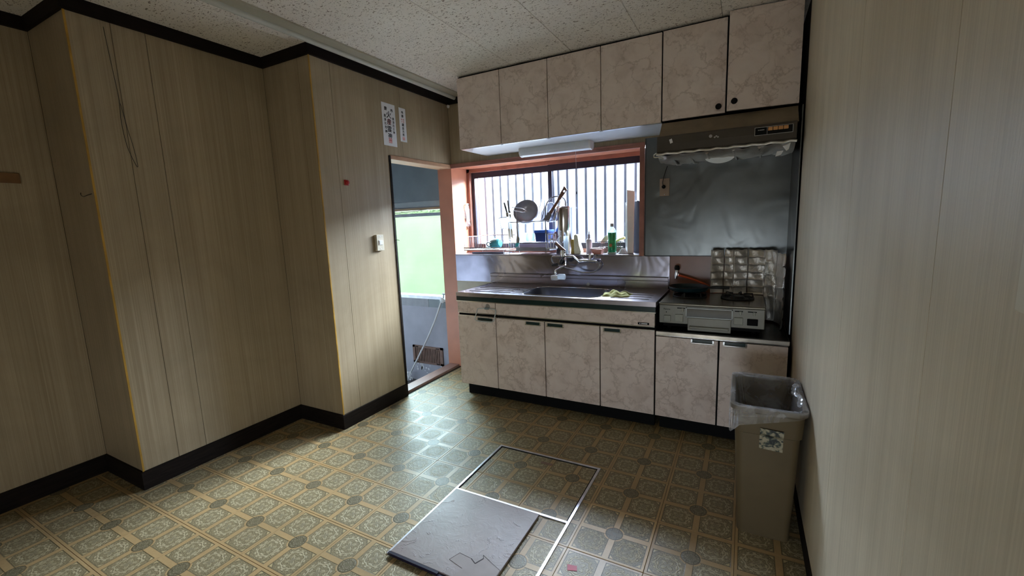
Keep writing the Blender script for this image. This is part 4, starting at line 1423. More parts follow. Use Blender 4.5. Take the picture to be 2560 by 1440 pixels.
# pot and bowls leaning on the top tier
pot = thing('mixing_bowl', 'dark grey metal bowl tipped on its side on the top tier', 'bowl', (0.675, 0.10, 1.30))
Mx = Matrix.Translation((0.672, 0.085, 1.368)) @ Matrix.Rotation(math.radians(18), 4, 'Y') @ Matrix.Rotation(math.radians(62), 4, 'X')
obj('bowl', MB().lathe([(0.101, 0.036), (0.104, 0.038), (0.105, 0.034), (0.098, 0.0), (0.080, -0.03), (0.045, -0.044), (0, -0.046), (0, -0.042), (0.043, -0.040), (0.076, -0.027), (0.094, 0.002), (0.101, 0.036)], 40, Mx), plain('dull_aluminium', (0.42, 0.42, 0.47), 0.3, 0.6), pot, smooth=True)
obj('wire_bail', MB().tube([(0.570, 0.0, 1.402), (0.60, -0.03, 1.418), (0.690, -0.03, 1.402), (0.715, 0.0, 1.380), (0.690, -0.02, 1.375), (0.60, -0.02, 1.392)], 0.0035, 6), CHROME, pot, smooth=True)
st = thing('mesh_strainer', 'round wire mesh strainer standing on edge on the top tier', 'strainer', (0.79, 0.11, 1.30))
Mx = Matrix.Translation((0.790, 0.12, 1.388)) @ Matrix.Rotation(math.radians(-52), 4, 'Z') @ Matrix.Rotation(math.radians(80), 4, 'X')
m = MB()
m.tube([Mx @ Vector((0.083 * math.cos(2 * PI * k / 36), 0.090 * math.sin(2 * PI * k / 36), 0)) for k in range(36)], 0.0035, 6, closed=True)
obj('rim', m, plain('dark_wire', (0.12, 0.13, 0.15), 0.3, 0.8), st, smooth=True)
obj('mesh_bowl', MB().lathe([(0.083, 0.0), (0.074, -0.02), (0.05, -0.036), (0.02, -0.042), (0.0, -0.043)], 32, Mx), glassy('fine_wire_mesh', (0.75, 0.78, 0.85), 0.30, 0.3), st, smooth=True)
bw = thing('metal_bowl', 'bright steel bowl leaning behind the mesh strainer', 'bowl', (0.83, 0.14, 1.30))
Mx = Matrix.Translation((0.835, 0.14, 1.372)) @ Matrix.Rotation(math.radians(-30), 4, 'Z') @ Matrix.Rotation(math.radians(66), 4, 'X')
obj('bowl', MB().lathe([(0.082, 0.0), (0.084, 0.001), (0.073, -0.027), (0.045, -0.046), (0, -0.050), (0, -0.047), (0.044, -0.043), (0.071, -0.025), (0.082, 0.0)], 32, Mx), plain('light_steel', (0.42, 0.44, 0.50), 0.3, 0.8), bw, smooth=True)

# turner with brown handle and a white chopping sheet
ch = obj('chopping_sheet', MB().quad((0.885, 0.135, 1.30), (0.925, 0.125, 1.30), (0.925, 0.145, 1.395), (0.865, 0.155, 1.405), 0.003), WHITE, loc=(0.9, 0.13, 1.30))
tag(ch, 'small white chopping sheet propped behind the brown turner', 'cutting board')
tn = thing('wooden_turner', 'brown wooden turner with a hole in its handle leaning in the rack', 'turner', (0.88, 0.06, 1.30))
TYY = 0.025
p0, p1 = Vector((0.870, TYY, 1.310)), Vector((1.045, TYY, 1.545))
dd = (p1 - p0).normalized()
sd = dd.cross(Vector((0, 1, 0))).normalized()


def strip(pts_, y, th_):
    m_ = MB()
    n_ = len(pts_)
    return m_.add([Vector((p.x, y, p.z)) for p in pts_] + [Vector((p.x, y + th_, p.z)) for p in pts_],
                  [tuple(range(n_)), tuple(range(2 * n_ - 1, n_ - 1, -1))] + [(i, (i + 1) % n_, n_ + (i + 1) % n_, n_ + i) for i in range(n_)])


Lh = (p1 - p0).length
hole_c = p1 - dd * 0.032
b_ = bmesh.new()
outl = [p0 - sd * 0.014, p0 + sd * 0.014, p0 + dd * Lh * 0.6 + sd * 0.010, p1 - dd * 0.055 + sd * 0.019, p1 + sd * 0.019, p1 - sd * 0.013 - dd * 0.01, p1 - dd * 0.055 - sd * 0.013, p0 + dd * Lh * 0.6 - sd * 0.008]
vo = [b_.verts.new((p.x, TYY, p.z)) for p in outl]
vi = [b_.verts.new((hole_c.x + 0.009 * math.cos(t_ * PI / 5), TYY, hole_c.z + 0.009 * math.sin(t_ * PI / 5))) for t_ in range(10)]
ee = []
for LL in (vo, vi):
    for k in range(len(LL)):
        ee.append(b_.edges.new((LL[k], LL[(k + 1) % len(LL)])))
fill = bmesh.ops.triangle_fill(b_, edges=ee, use_beauty=True)
ex = bmesh.ops.extrude_face_region(b_, geom=b_.faces[:])
for v_ in ex['geom']:
    if isinstance(v_, bmesh.types.BMVert):
        v_.co.y += 0.006
obj('handle', MB().bm(b_), BRWOOD, tn)
obj('blade_slice', strip([p0 - sd * 0.03 - dd * 0.01, p0 + sd * 0.02 - dd * 0.01, p0 + sd * 0.014 + dd * 0.06, p0 - sd * 0.02 + dd * 0.06], 0.021, 0.003), plain('grey_turner_blade', (0.3, 0.3, 0.33), 0.35, 0.6), tn)
wk = obj('metal_skewer', MB().tube([(0.925, 0.040, 1.302), (1.020, 0.038, 1.556)], 0.003, 6).tube([(0.933, 0.040, 1.302), (1.027, 0.038, 1.548)], 0.002, 6), CHROME, loc=(0.925, 0.040, 1.302))
tag(wk, 'thin steel tongs leaning behind the brown turner handle', 'tongs')

# long spoon with turquoise tip hanging in front
sp2 = thing('silicone_spatula', 'slim grey spatula with a turquoise tip hanging in front of the rack', 'spatula', (0.63, -0.012, 1.11))
obj('shaft', MB().tube(spline([(0.622, -0.012, 1.384), (0.630, -0.012, 1.30), (0.628, -0.012, 1.25), (0.633, -0.012, 1.18)]), [0.0055] * 25, 8), plain('grey_shaft', (0.28, 0.24, 0.24), 0.4), sp2, smooth=True)
obj('head', strip([Vector(p) for p in ((0.626, 0, 1.19), (0.638, 0, 1.19), (0.648, 0, 1.165), (0.645, 0, 1.13), (0.618, 0, 1.128), (0.620, 0, 1.165))], -0.015, 0.005), plain('grey_head', (0.32, 0.30, 0.28), 0.4), sp2)
obj('tip', strip([Vector(p) for p in ((0.645, 0, 1.131), (0.618, 0, 1.129), (0.604, 0, 1.105), (0.622, 0, 1.097), (0.636, 0, 1.106))], -0.016, 0.007), TURQ, sp2)

# cups and glasses
tc_ = thing('mug', 'teal ceramic mug lying in the low wire basket', 'mug', (0.375, 0.10, 1.078))
Mx = Matrix.Translation((0.372, 0.085, 1.122)) @ Matrix.Rotation(math.radians(-12), 4, 'Z') @ Matrix.Rotation(math.radians(82), 4, 'Y')
obj('body', MB().lathe([(0.040, -0.042), (0.042, -0.042), (0.044, 0.0), (0.040, 0.035), (0.028, 0.046), (0, 0.047), (0, 0.043), (0.026, 0.041), (0.037, 0.033), (0.040, -0.042)], 28, Mx), TEAL, tc_, smooth=True)
obj('handle', MB().tube(spline([(0.345, 0.045, 1.128), (0.325, 0.02, 1.135), (0.318, 0.015, 1.118), (0.328, 0.03, 1.10), (0.345, 0.045, 1.105)]), 0.004, 8), KNIFE, tc_, smooth=True)
gp = [(0, 0.0), (0.028, 0.0), (0.033, 0.01), (0.035, 0.05), (0.033, 0.072), (0.031, 0.072), (0.033, 0.05), (0.030, 0.01), (0, 0.004)]
for (x, y, z, s_, lb) in ((0.285, 0.11, 1.0765, 0.82, 'small upturned glass next to the teal mug'), (0.635, 0.09, 1.131, 1.05, 'clear glass cup under the bowl on the lower tier'), (0.705, 0.07, 1.131, 1.0, 'clear glass with a black mark in the middle of the lower tier')):
    g_ = obj('drinking_glass', MB().lathe([(r * s_, zz * s_) for r, zz in gp], 24, Matrix.Translation((x, y, z))), CLEAR, loc=(x, y, z), smooth=True)
    tag(g_, lb, 'glass', 'glasses drying in the racks')
    if x > 0.7:
        g_b = obj('rim', MB().tube([(x + 0.026 * math.cos(2 * PI * k / 20), y + 0.026 * math.sin(2 * PI * k / 20), z + 0.082) for k in range(20)], 0.003, 6, closed=True), CLEAR, g_, smooth=True)
bl = thing('plastic_container', 'blue plastic container upside down on the lower tier', 'container', (0.815, 0.10, 1.131))
m = MB()
m.add([(0.765, 0.05, 1.135), (0.865, 0.05, 1.135), (0.865, 0.17, 1.135), (0.765, 0.17, 1.135), (0.758, 0.045, 1.210), (0.872, 0.045, 1.210), (0.872, 0.175, 1.210), (0.758, 0.175, 1.210)],
      [(3, 2, 1, 0), (4, 5, 6, 7), (0, 1, 5, 4), (1, 2, 6, 5), (2, 3, 7, 6), (3, 0, 4, 7)])
obj('body', m, plain('dark_blue_plastic', (0.03, 0.06, 0.22), 0.25), bl)
obj('lid', MB().box(0.752, 0.040, 1.206, 0.876, 0.180, 1.228, 0.006), BLUE, bl)
pk = obj('pink_lid', MB().lathe([(0, 0), (0.038, 0), (0.040, 0.004), (0.037, 0.007), (0, 0.006)], 24, Matrix.Translation((0.905, 0.10, 1.172)) @ Matrix.Rotation(math.radians(100), 4, 'Y')), plain('translucent_pink', (0.75, 0.42, 0.50), 0.3), loc=(0.905, 0.10, 1.131), smooth=True)
tag(pk, 'round pink lid standing on edge beside the blue container', 'lid')

# sponges, bottles, small things on the sill right of the faucet
cu = obj('plastic_tumbler', MB().lathe([(0, 0), (0.024, 0), (0.027, 0.14), (0.0255, 0.14), (0.0225, 0.004), (0, 0.004)], 20, Matrix.Translation((1.036, 0.0, 0)) @ Matrix.Translation((0, 0.020, z0)) @ Matrix.Scale(0.72, 4, (1, 0, 0))), FROSTC, loc=(1.036, 0.020, z0), smooth=True)
tag(cu, 'tall frosted clear tumbler between purifier and sponges', 'tumbler')
s1 = obj('scrub_sponge', MB().grid(lambda a, b: (0, 0, 0), 2, 2), SPONGE2, loc=(1.07, 0.04, z0)) if False else None


def slab(outline, y0_, y1_, mat_, nm, lb, cat, grp=None):
    m_ = MB()
    n_ = len(outline)
    m_.add([(x, y0_, z) for x, z in outline] + [(x, y1_, z) for x, z in outline], [tuple(range(n_)), tuple(range(2 * n_ - 1, n_ - 1, -1))] + [(i, (i + 1) % n_, n_ + (i + 1) % n_, n_ + i) for i in range(n_)])
    o_ = obj(nm, m_, mat_, loc=(outline[0][0], (y0_ + y1_) / 2, z0))
    tag(o_, lb, cat, grp)
    bv = o_.modifiers.new('bevel', 'BEVEL')
    bv.width = 0.004
    bv.segments = 2
    return o_


slab([(1.068, z0), (1.095, z0), (1.098, z0 + 0.06), (1.092, z0 + 0.112), (1.072, z0 + 0.114), (1.066, z0 + 0.09), (1.073, z0 + 0.05)], 0.03, 0.085, SPONGE2, 'scrub_sponge', 'mustard sponge standing left of the cream sponge', 'sponge')
slab([(1.099, z0), (1.150, z0), (1.154, z0 + 0.02), (1.138, z0 + 0.07), (1.128, z0 + 0.14), (1.114, z0 + 0.152), (1.098, z0 + 0.145), (1.096, z0 + 0.10)], 0.025, 0.09, SPONGE, 'scrub_sponge', 'tall cream sponge standing beside the white bottle', 'sponge')
bt = thing('dispenser_bottle', 'slim greyish white squeeze bottle with nozzle on the sill', 'bottle', (1.212, 0.05, z0))
obj('body', MB().lathe([(0, 0), (0.021, 0), (0.023, 0.004), (0.0215, 0.05), (0.023, 0.085), (0.0235, 0.105), (0.020, 0.112), (0.012, 0.116), (0.011, 0.122), (0, 0.122)], 22, Matrix.Translation((1.212, 0.05, z0))), PINKC, bt, smooth=True)
obj('nozzle', MB().lathe([(0, 0.172), (0.003, 0.171), (0.0045, 0.155), (0.006, 0.150), (0.010, 0.145), (0.010, 0.122), (0, 0.122)], 16, Matrix.Translation((1.212, 0.05, z0))), plain('mauve_cap', (0.42, 0.38, 0.45), 0.35), bt, smooth=True)
gb = thing('dish_soap_bottle', 'green dish soap bottle with clear shoulders on a small dish', 'bottle', (1.389, 0.05, z0 + 0.012))
zb = z0 + 0.0135
obj('body', MB().lathe([(0, 0), (0.028, 0), (0.031, 0.004), (0.031, 0.03), (0.027, 0.075), (0.029, 0.11), (0.031, 0.145), (0, 0.145)], 26, Matrix.Translation((1.389, 0.05, zb))), plain('dark_green_soap', (0.02, 0.26, 0.12), 0.15, var=0.5, nscale=30), gb, smooth=True)
obj('shoulder', MB().lathe([(0.031, 0.145), (0.031, 0.155), (0.022, 0.172), (0.012, 0.182), (0.012, 0.188)], 26, Matrix.Translation((1.389, 0.05, zb))), CLEAR, gb, smooth=True)
obj('cap', MB().lathe([(0, 0.212), (0.012, 0.212), (0.0135, 0.210), (0.0135, 0.188), (0, 0.188)], 18, Matrix.Translation((1.389, 0.05, zb))), plain('grey_white_cap', (0.45, 0.46, 0.48), 0.35), gb, smooth=True)
m = MB()
m.grid(lambda a_, b_2: (1.389 + 0.0322 * math.sin(-1.0 + 2.0 * a_) * (0.90 + 0.10 * abs(2 * b_2 - 1)), 0.05 - 0.0322 * math.cos(-1.0 + 2.0 * a_) * (0.90 + 0.10 * abs(2 * b_2 - 1)), zb + 0.03 + 0.105 * b_2), 14, 6)
obj('label', m, GREENP, gb, smooth=True)['label'] = 'green and lime printed label'
obj('label_spot', MB().lathe([(0, 0.001), (0.012, 0.0)], 16, Matrix.Translation((1.387, 0.0165, zb + 0.052)) @ Matrix.Rotation(PI / 2, 4, 'X')), plain('orange_spot', (0.55, 0.2, 0.08), 0.4), gb)
dsh = obj('soap_dish', MB().lathe([(0, 0), (0.030, 0), (0.036, 0.010), (0.037, 0.013), (0.034, 0.012), (0, 0.0125)], 26, Matrix.Translation((1.389, 0.05, z0))), plain('pale_green_dish', (0.45, 0.55, 0.42), 0.3), loc=(1.389, 0.05, z0), smooth=True)
tag(dsh, 'small pale green dish under the green soap bottle', 'dish')
pb = thing('plastic_tub', 'pink plastic tub on the sill between the two bottles', 'tub', (1.285, 0.05, z0))
m = MB()
m.add([(1.248, 0.02, z0), (1.312, 0.02, z0), (1.312, 0.08, z0), (1.248, 0.08, z0), (1.240, 0.012, z0 + 0.036), (1.320, 0.012, z0 + 0.036), (1.320, 0.088, z0 + 0.036), (1.240, 0.088, z0 + 0.036)],
      [(3, 2, 1, 0), (4, 5, 6, 7), (0, 1, 5, 4), (1, 2, 6, 5), (2, 3, 7, 6), (3, 0, 4, 7)])
obj('body', m, PINKP, pb)
obj('rim', MB().tube([(1.236, 0.010, z0 + 0.040), (1.330, 0.010, z0 + 0.044), (1.326, 0.09, z0 + 0.044), (1.238, 0.09, z0 + 0.040)], 0.005, 8, closed=True), plain('pale_pink_rim', (0.65, 0.5, 0.5), 0.4), pb, smooth=True)
bk = thing('wire_basket', 'small dark wire basket behind the green bottle', 'basket', (1.35, 0.15, z0))
L = []
for z, e in ((z0 + 0.003, 0), (z0 + 0.045, 0.003), (z0 + 0.088, 0.006)):
    q = [(1.265 - e, 0.11 - e, z), (1.435 + e, 0.11 - e, z), (1.435 + e, 0.18 + e, z), (1.265 - e, 0.18 + e, z)]
    L += [[q[k], q[(k + 1) % 4]] for k in range(4)]
for k in range(13):
    x = 1.265 + 0.17 * k / 12
    L += [[(x, 0.11, z0 + 0.003), (x, 0.104, z0 + 0.088)], [(x, 0.18, z0 + 0.003), (x, 0.186, z0 + 0.088)]]
obj('wires', wires(L, 0.0016), plain('brown_wire', (0.10, 0.09, 0.07), 0.4, 0.5), bk)
sc_ = obj('bath_scoop', MB().lathe([(0.0, -0.01), (0.024, -0.008), (0.040, 0.004), (0.044, 0.016), (0.041, 0.016), (0.0, -0.004)], 24, Matrix.Translation((1.315, 0.145, 1.137)) @ Matrix.Rotation(math.radians(-50), 4, 'Y')), plain('tan_wooden_bowl', (0.50, 0.36, 0.27), 0.5), loc=(1.315, 0.145, 1.10), smooth=True)
tag(sc_, 'tan wooden bowl tipped in the wire basket behind the green bottle', 'bowl')
br = thing('scrub_brush', 'yellow handled scrub brush sticking out of the wire basket', 'brush', (1.43, 0.15, 1.10))
obj('handle', MB().tube([(1.385, 0.15, 1.118), (1.42, 0.15, 1.140), (1.462, 0.145, 1.152)], [0.011, 0.009, 0.010], 10), plain('ochre_wood', (0.62, 0.42, 0.15), 0.45), br, smooth=True)
cb_ = MB()
rg = random.Random(5)
cb_.grid(lambda a_, b2: (1.436 + 0.062 * a_, 0.03 + 0.06 * b2, z0 + 0.004 + 0.034 * max(0, math.sin(PI * a_)) ** 0.7 * max(0, math.sin(PI * b2)) ** 0.7 * (0.7 + 0.5 * abs(math.sin(17 * a_ + 5 * b2)) + 0.2 * math.sin(29 * b2))), 26, 18)
cb_.grid(lambda a_, b2: (1.436 + 0.062 * a_, 0.03 + 0.06 * b2, z0 + 0.001), 4, 4)
o = obj('white_rag', cb_, PAPER, loc=(1.48, 0.06, z0), smooth=True)
tag(o, 'crumpled white rag on the sill right of the green bottle', 'rag')
m = MB()
m.quad((1.505, 0.060, z0 + 0.0), (1.545, 0.060, z0 + 0.0), (1.532, 0.145, 1.490), (1.478, 0.145, 1.500), 0.014)
o = obj('cutting_board', m, GREYWHITE, loc=(1.52, 0.06, z0))
tag(o, 'tall off-white cutting board leaning at the right end of the sill', 'cutting board')
obj('grip_slot', MB().box(1.497, 0.1395, 1.462, 1.512, 0.1425, 1.476), plain('slot_grey', (0.2, 0.2, 0.2), 0.5), o)
m = MB()
m.quad((1.480, 0.100, z0 + 0.0), (1.520, 0.100, z0 + 0.0), (1.495, 0.158, 1.405), (1.462, 0.158, 1.412), 0.012)
o = obj('cutting_board', m, WHITE, loc=(1.50, 0.1, z0))
tag(o, 'shorter white cutting board tucked behind the taller one', 'cutting board')
slab([(1.522, z0), (1.580, z0), (1.580, 1.418), (1.571, 1.424), (1.560, 1.418), (1.548, 1.426), (1.536, 1.419), (1.522, 1.422)], 0.165, 0.185, NAVY, 'black_board', 'black board with ragged top beside the cutting boards', 'board')

# hanging clear bag with white sachet on the left reveal
nb = thing('hanging_bag', 'clear plastic pouch with white sachet hung on the salmon window reveal', 'bag', (0.004, 0.22, 1.26))
m = MB()
m.grid(lambda a_, b2: (0.006 + 0.014 * math.sin(PI * a_) * math.sin(PI * b2) + 0.003 * math.sin(13 * a_ + 9 * b2), 0.165 + 0.105 * a_ + 0.012 * math.sin(8 * b2), 1.275 + 0.205 * b2), 16, 20)
obj('pouch', m, FILM, nb, smooth=True)
obj('sachet', MB().box(0.008, 0.180, 1.325, 0.014, 0.245, 1.435, 0.002), PAPER, nb)
obj('tie', MB().tube(spline([(0.010, 0.19, 1.44), (0.014, 0.175, 1.462), (0.010, 0.20, 1.478), (0.010, 0.25, 1.475), (0.014, 0.268, 1.455), (0.010, 0.25, 1.40), (0.012, 0.262, 1.35), (0.010, 0.245, 1.32)]), 0.004, 6), WHITE, nb, smooth=True)
obj('lower_tail', MB().tube(spline([(0.010, 0.20, 1.325), (0.012, 0.225, 1.30), (0.012, 0.245, 1.272)]), [0.012] * 9 + [0.010] * 8, 7), FILM, nb, smooth=True)
obj('hook', MB().tube([(0.0, 0.20, 1.275), (0.012, 0.20, 1.262), (0.006, 0.20, 1.250)], 0.005, 6), BRWOOD, nb)

# cloth on worktop
cm = MB()
cm.grid(lambda a_, b2: (1.455 + 0.165 * a_ + 0.008 * math.sin(9 * b2), -0.455 + 0.14 * b2 + 0.01 * math.sin(8 * a_), 0.803 + 0.030 * (math.sin(PI * a_) ** 0.5) * (math.sin(PI * b2) ** 0.5) * (0.75 + 0.30 * math.sin(14 * a_ + 4 * b2) + 0.18 * math.sin(19 * b2 - 6 * a_)) if 0 < a_ < 1 and 0 < b2 < 1 else 0.802), 34, 24)
cm.grid(lambda a_, b2: (1.455 + 0.165 * a_, -0.455 + 0.14 * b2, 0.8008), 3, 3)
o = obj('dish_cloth', cm, CLOTHM, loc=(1.54, -0.38, 0.80), smooth=True)
tag(o, 'crumpled yellow green dishcloth on the steel worktop right of the bowl', 'cloth')

# towel ring on drawer
tr_ = thing('towel_ring', 'clear plastic towel hanger with suction cup on the left drawer front', 'towel hanger', (0.655, D - 0.018, 0.66))
obj('suction_cup', MB().lathe([(0, 0.010), (0.010, 0.008), (0.020, 0.001), (0.021, 0.0)], 20, FM(0.655, D - 0.0165, 0.707)), glassy('grey_clear', (0.6, 0.58, 0.55), 0.5), tr_, smooth=True)
obj('ring', MB().tube([(0.585, D - 0.032, 0.692), (0.640, D - 0.028, 0.697), (0.672, D - 0.028, 0.697), (0.728, D - 0.032, 0.694), (0.735, D - 0.034, 0.686), (0.724, D - 0.05, 0.616), (0.705, D - 0.052, 0.606), (0.585, D - 0.052, 0.606), (0.562, D - 0.05, 0.614), (0.580, D - 0.034, 0.685)], 0.0038, 8, closed=True), FROSTC, tr_, smooth=True)
obj('clasp', MB().box(0.638, D - 0.034, 0.688, 0.672, D - 0.020, 0.704, 0.003), CLEAR, tr_)

# ------------------------------------------------------------------ floor hatch frame and loose board
ht = thing('floor_hatch', 'aluminium frame of an underfloor hatch let into the patterned floor', 'hatch', (1.34, -1.57, 0))
hx0, hx1, hy0, hy1, hm = 1.040, 1.641, -2.72, -1.106, -1.570
ha = plain('bright_hatch_aluminium', (0.66, 0.67, 0.74), 0.3, 0.9, var=0.15, nscale=30)
for nm, bx in (('frame_rail', (hx0, hy1 - 0.012, hx1, hy1)), ('frame_rail', (hx0, -2.046, hx0 + 0.012, hy1 - 0.012)), ('frame_rail', (hx1 - 0.013, hy0 + 0.6, hx1, hy1 - 0.012)), ('cross_rail', (hx0 + 0.012, hm - 0.007, hx1 - 0.013, hm + 0.006))):
    x0_, y0_, x1_, y1_ = bx
    ro = obj(nm, MB().box(x0_, y0_, -0.001, x1_, y1_, 0.0045, 0.0012), ha, ht)
for bx in ((hx0 + 0.0125, hy1 - 0.018, hx1 - 0.0135, hy1 - 0.0125), (hx0 + 0.0125, -1.56, hx0 + 0.018, hy1 - 0.018), (hx1 - 0.0185, -1.56, hx1 - 0.0135, hy1 - 0.018)):
    obj('frame_groove', MB().box(bx[0], bx[1], -0.001, bx[2], bx[3], 0.0012), BLACK, ht)
obj('lift_handle', MB().box(1.33, -1.188, 0.0003, 1.395, -1.168, 0.0022, 0.0006), BROWNV, ht)


def board_mat():
    m_, nt, b2 = newmat('worn_hardboard')
    n1 = noise(nt, coords(nt), 14, 5, 0.65, 1.2)
    n2 = noise(nt, coords(nt), 3, 3, 0.5)
    cc = ramp(nt, n2, [(0.3, (0.20, 0.16, 0.15)), (0.7, (0.27, 0.215, 0.205))])
    cc = mix(nt, n1.gt(0.66, 0.05) * 0.2, cc, (0.48, 0.40, 0.37))
    nt.links.new(cc, b2.inputs['Base Color'])
    b2.inputs['Roughness'].default_value = 0.36
    b2.inputs['Specular IOR Level'].default_value = 0.6
    bump(nt, b2, n1 * 0.8 + n1.gt(0.64, 0.02) * 0.8, 0.6, 0.003)
    return m_


bd = thing('loose_board', 'worn brownish grey board lying on the near half of the floor hatch', 'board', (1.28, -1.8, 0.0046))
bz = 0.0046
crack = [(1.506, -1.945), (1.462, -1.930), (1.440, -1.905), (1.420, -1.898), (1.405, -1.865)]
outer = [(1.058, -2.058), (1.506, -2.058), (1.506, -1.592), (1.058, -1.584)]
bmk = MB()
bmk.box(1.058, -2.040, bz + 0.0, 1.506, -1.586, bz + 0.0105, 0.0015)
obj('sheet', bmk, board_mat(), bd)
obj('dark_edge', MB().box(1.055, -2.052, bz, 1.30, -2.0405, bz + 0.011).box(1.30, -2.056, bz, 1.506, -2.0405, bz + 0.006), plain('dark_board_edge', (0.012, 0.010, 0.03), 0.3), bd)  # near-black strips along the board's front edge
# torn veneer flap near the front right corner
fz = bz + 0.0106
obj('torn_veneer', MB().prism([(1.300, -1.975), (1.318, -1.930), (1.375, -1.935), (1.402, -1.950), (1.418, -1.915), (1.408, -1.900), (1.430, -1.900), (1.442, -1.918), (1.470, -1.928), (1.504, -1.938), (1.504, -2.036), (1.36, -2.036), (1.37, -1.990)], fz - 0.0004, fz + 0.0011), plain('lifted_veneer', (0.26, 0.21, 0.195), 0.35, var=0.1), bd)
cr_ = MB()
for a_, b2, w_ in (((1.318, -1.930), (1.375, -1.935), .0007), ((1.402, -1.950), (1.418, -1.915), .0022), ((1.418, -1.915), (1.408, -1.900), .0012), ((1.408, -1.900), (1.445, -1.915), .0009), ((1.445, -1.915), (1.504, -1.938), .0006), ((1.375, -1.935), (1.402, -1.950), .0018), ((1.300, -1.975), (1.318, -1.930), .0005)):
    pa_, pb_ = Vector((*a_, fz + 0.0012)), Vector((*b2, fz + 0.0012))
    s_ = Vector((-(pb_ - pa_).y, (pb_ - pa_).x, 0)).normalized() * w_
    cr_.add([pa_ - s_, pb_ - s_, pb_ + s_, pa_ + s_, pa_ - s_ + Vector((0, 0, .0004)), pb_ - s_ + Vector((0, 0, .0004)), pb_ + s_ + Vector((0, 0, .0004)), pa_ + s_ + Vector((0, 0, .0004))], [(0, 1, 2, 3), (7, 6, 5, 4), (0, 4, 5, 1), (2, 6, 7, 3), (1, 5, 6, 2), (3, 7, 4, 0)])
obj('tear', cr_, plain('tear_dark', (0.03, 0.015, 0.015), 0.7), bd)
# red scrap on the floor at the bottom edge
o = obj('red_scrap', MB().prism([(1.712, -1.785), (1.748, -1.778), (1.756, -1.800), (1.722, -1.812)], 0.0004, 0.0014), plain('red_paper', (0.45, 0.03, 0.06), 0.5), loc=(1.735, -1.79, 0.0004))
tag(o, 'tiny red scrap on the tile in front of the worn tile', 'scrap')

# ------------------------------------------------------------------ bin
bn = thing('trash_bin', 'tall slim beige plastic trash bin against the right wall', 'trash bin', (2.365, -1.13, 0))


def rr_loop(x0, y0, x1, y1, r, z, n_=5):
    return [(x, y, z) for x, y in rrect(x0, y0, x1, y1, r, n_)]


def loft(loops, cap_first=False, cap_last=False):
    m_ = MB()
    k_ = len(loops[0])
    fs_ = []
    for i in range(len(loops) - 1):
        for a_ in range(k_):
            b2 = (a_ + 1) % k_
            fs_.append((i * k_ + a_, i * k_ + b2, (i + 1) * k_ + b2, (i + 1) * k_ + a_))
    if cap_first: fs_.append(tuple(reversed(range(k_))))
    if cap_last: fs_.append(tuple(range((len(loops) - 1) * k_, len(loops) * k_)))
    return m_.add([p for L_ in loops for p in L_], fs_)


ZB = 0.555
body = [rr_loop(2.276, -1.308, 2.462, -0.985, 0.025, 0.0), rr_loop(2.255, -1.322, 2.478, -0.965, 0.028, 0.44),
        rr_loop(2.248, -1.330, 2.484, -0.957, 0.030, 0.445), rr_loop(2.244, -1.336, 2.488, -0.952, 0.032, 0.530),
        rr_loop(2.236, -1.344, 2.496, -0.944, 0.034, 0.538), rr_loop(2.236, -1.344, 2.496, -0.944, 0.034, ZB),
        rr_loop(2.248, -1.332, 2.484, -0.956, 0.028, ZB), rr_loop(2.262, -1.315, 2.471, -0.972, 0.024, 0.43), rr_loop(2.282, -1.301, 2.456, -0.992, 0.02, 0.008)]
obj('body', loft(body, True, True), BEIGE, bn, smooth=True)
# clear liner folded over the rim
rg = random.Random(9)


def wob(L_, amp, seed):
    r_ = random.Random(seed)
    out = []
    cx_ = sum(p[0] for p in L_) / len(L_)
    cy_ = sum(p[1] for p in L_) / len(L_)
    for k_, p in enumerate(L_):
        d_2 = Vector((p[0] - cx_, p[1] - cy_, 0)).normalized()
        a_ = amp * (0.5 + 0.5 * math.sin(k_ * 2.1 + seed)) * r_.uniform(0.4, 1)
        out.append((p[0] + d_2.x * a_, p[1] + d_2.y * a_, p[2] + r_.uniform(-1, 1) * amp * 0.7))
    return out


def lowhem(k_):
    # the fold hangs deeper on the left side
    x, y = base_l[k_][0], base_l[k_][1]
    return 0.024 + 0.095 * max(0, min(1, (2.30 - x) / 0.06)) + 0.010 * math.sin(45 * x + 24 * y)


NN = 14
base_l = [(x, y, 0) for x, y in rrect(2.234, -1.346, 2.4975, -0.942, 0.036, NN)]
hem = [(p[0], p[1], ZB - lowhem(k_)) for k_, p in enumerate(base_l)]
mid = [(p[0], p[1], ZB - lowhem(k_) * 0.5) for k_, p in enumerate(base_l)]
topl = [(p[0], p[1], ZB + 0.006) for p in base_l]
inl = [(x, y, ZB + 0.004) for x, y in rrect(2.252, -1.328, 2.478, -0.962, 0.03, NN)]
in2 = [(x, y, ZB - 0.12) for x, y in rrect(2.268, -1.312, 2.460, -0.985, 0.03, NN)]
in3 = [(x, y, ZB - 0.28) for x, y in rrect(2.300, -1.270, 2.430, -1.020, 0.03, NN)]
loops = [wob(hem, 0.0, 1), wob(mid, 0.005, 2), wob(topl, 0.002, 3), wob(inl, 0.002, 4), wob(in2, -0.02, 5), wob(in3, -0.03, 6)]
# keep the liner off the wall
loops = [[(min(p[0], 2.4985), p[1], p[2]) for p in L_] for L_ in loops]
obj('liner', loft(loops, False, True), FILM, bn)
obj('liner_knot', MB().tube(spline([(2.485, -1.04, ZB + 0.004), (2.470, -1.09, ZB + 0.022), (2.462, -1.15, ZB + 0.012), (2.478, -1.21, ZB + 0.018), (2.470, -1.27, ZB + 0.006)]), [0.006 + 0.004 * math.sin(k_ * 0.9) ** 2 for k_ in range(33)], 7), FILM, bn, smooth=True)


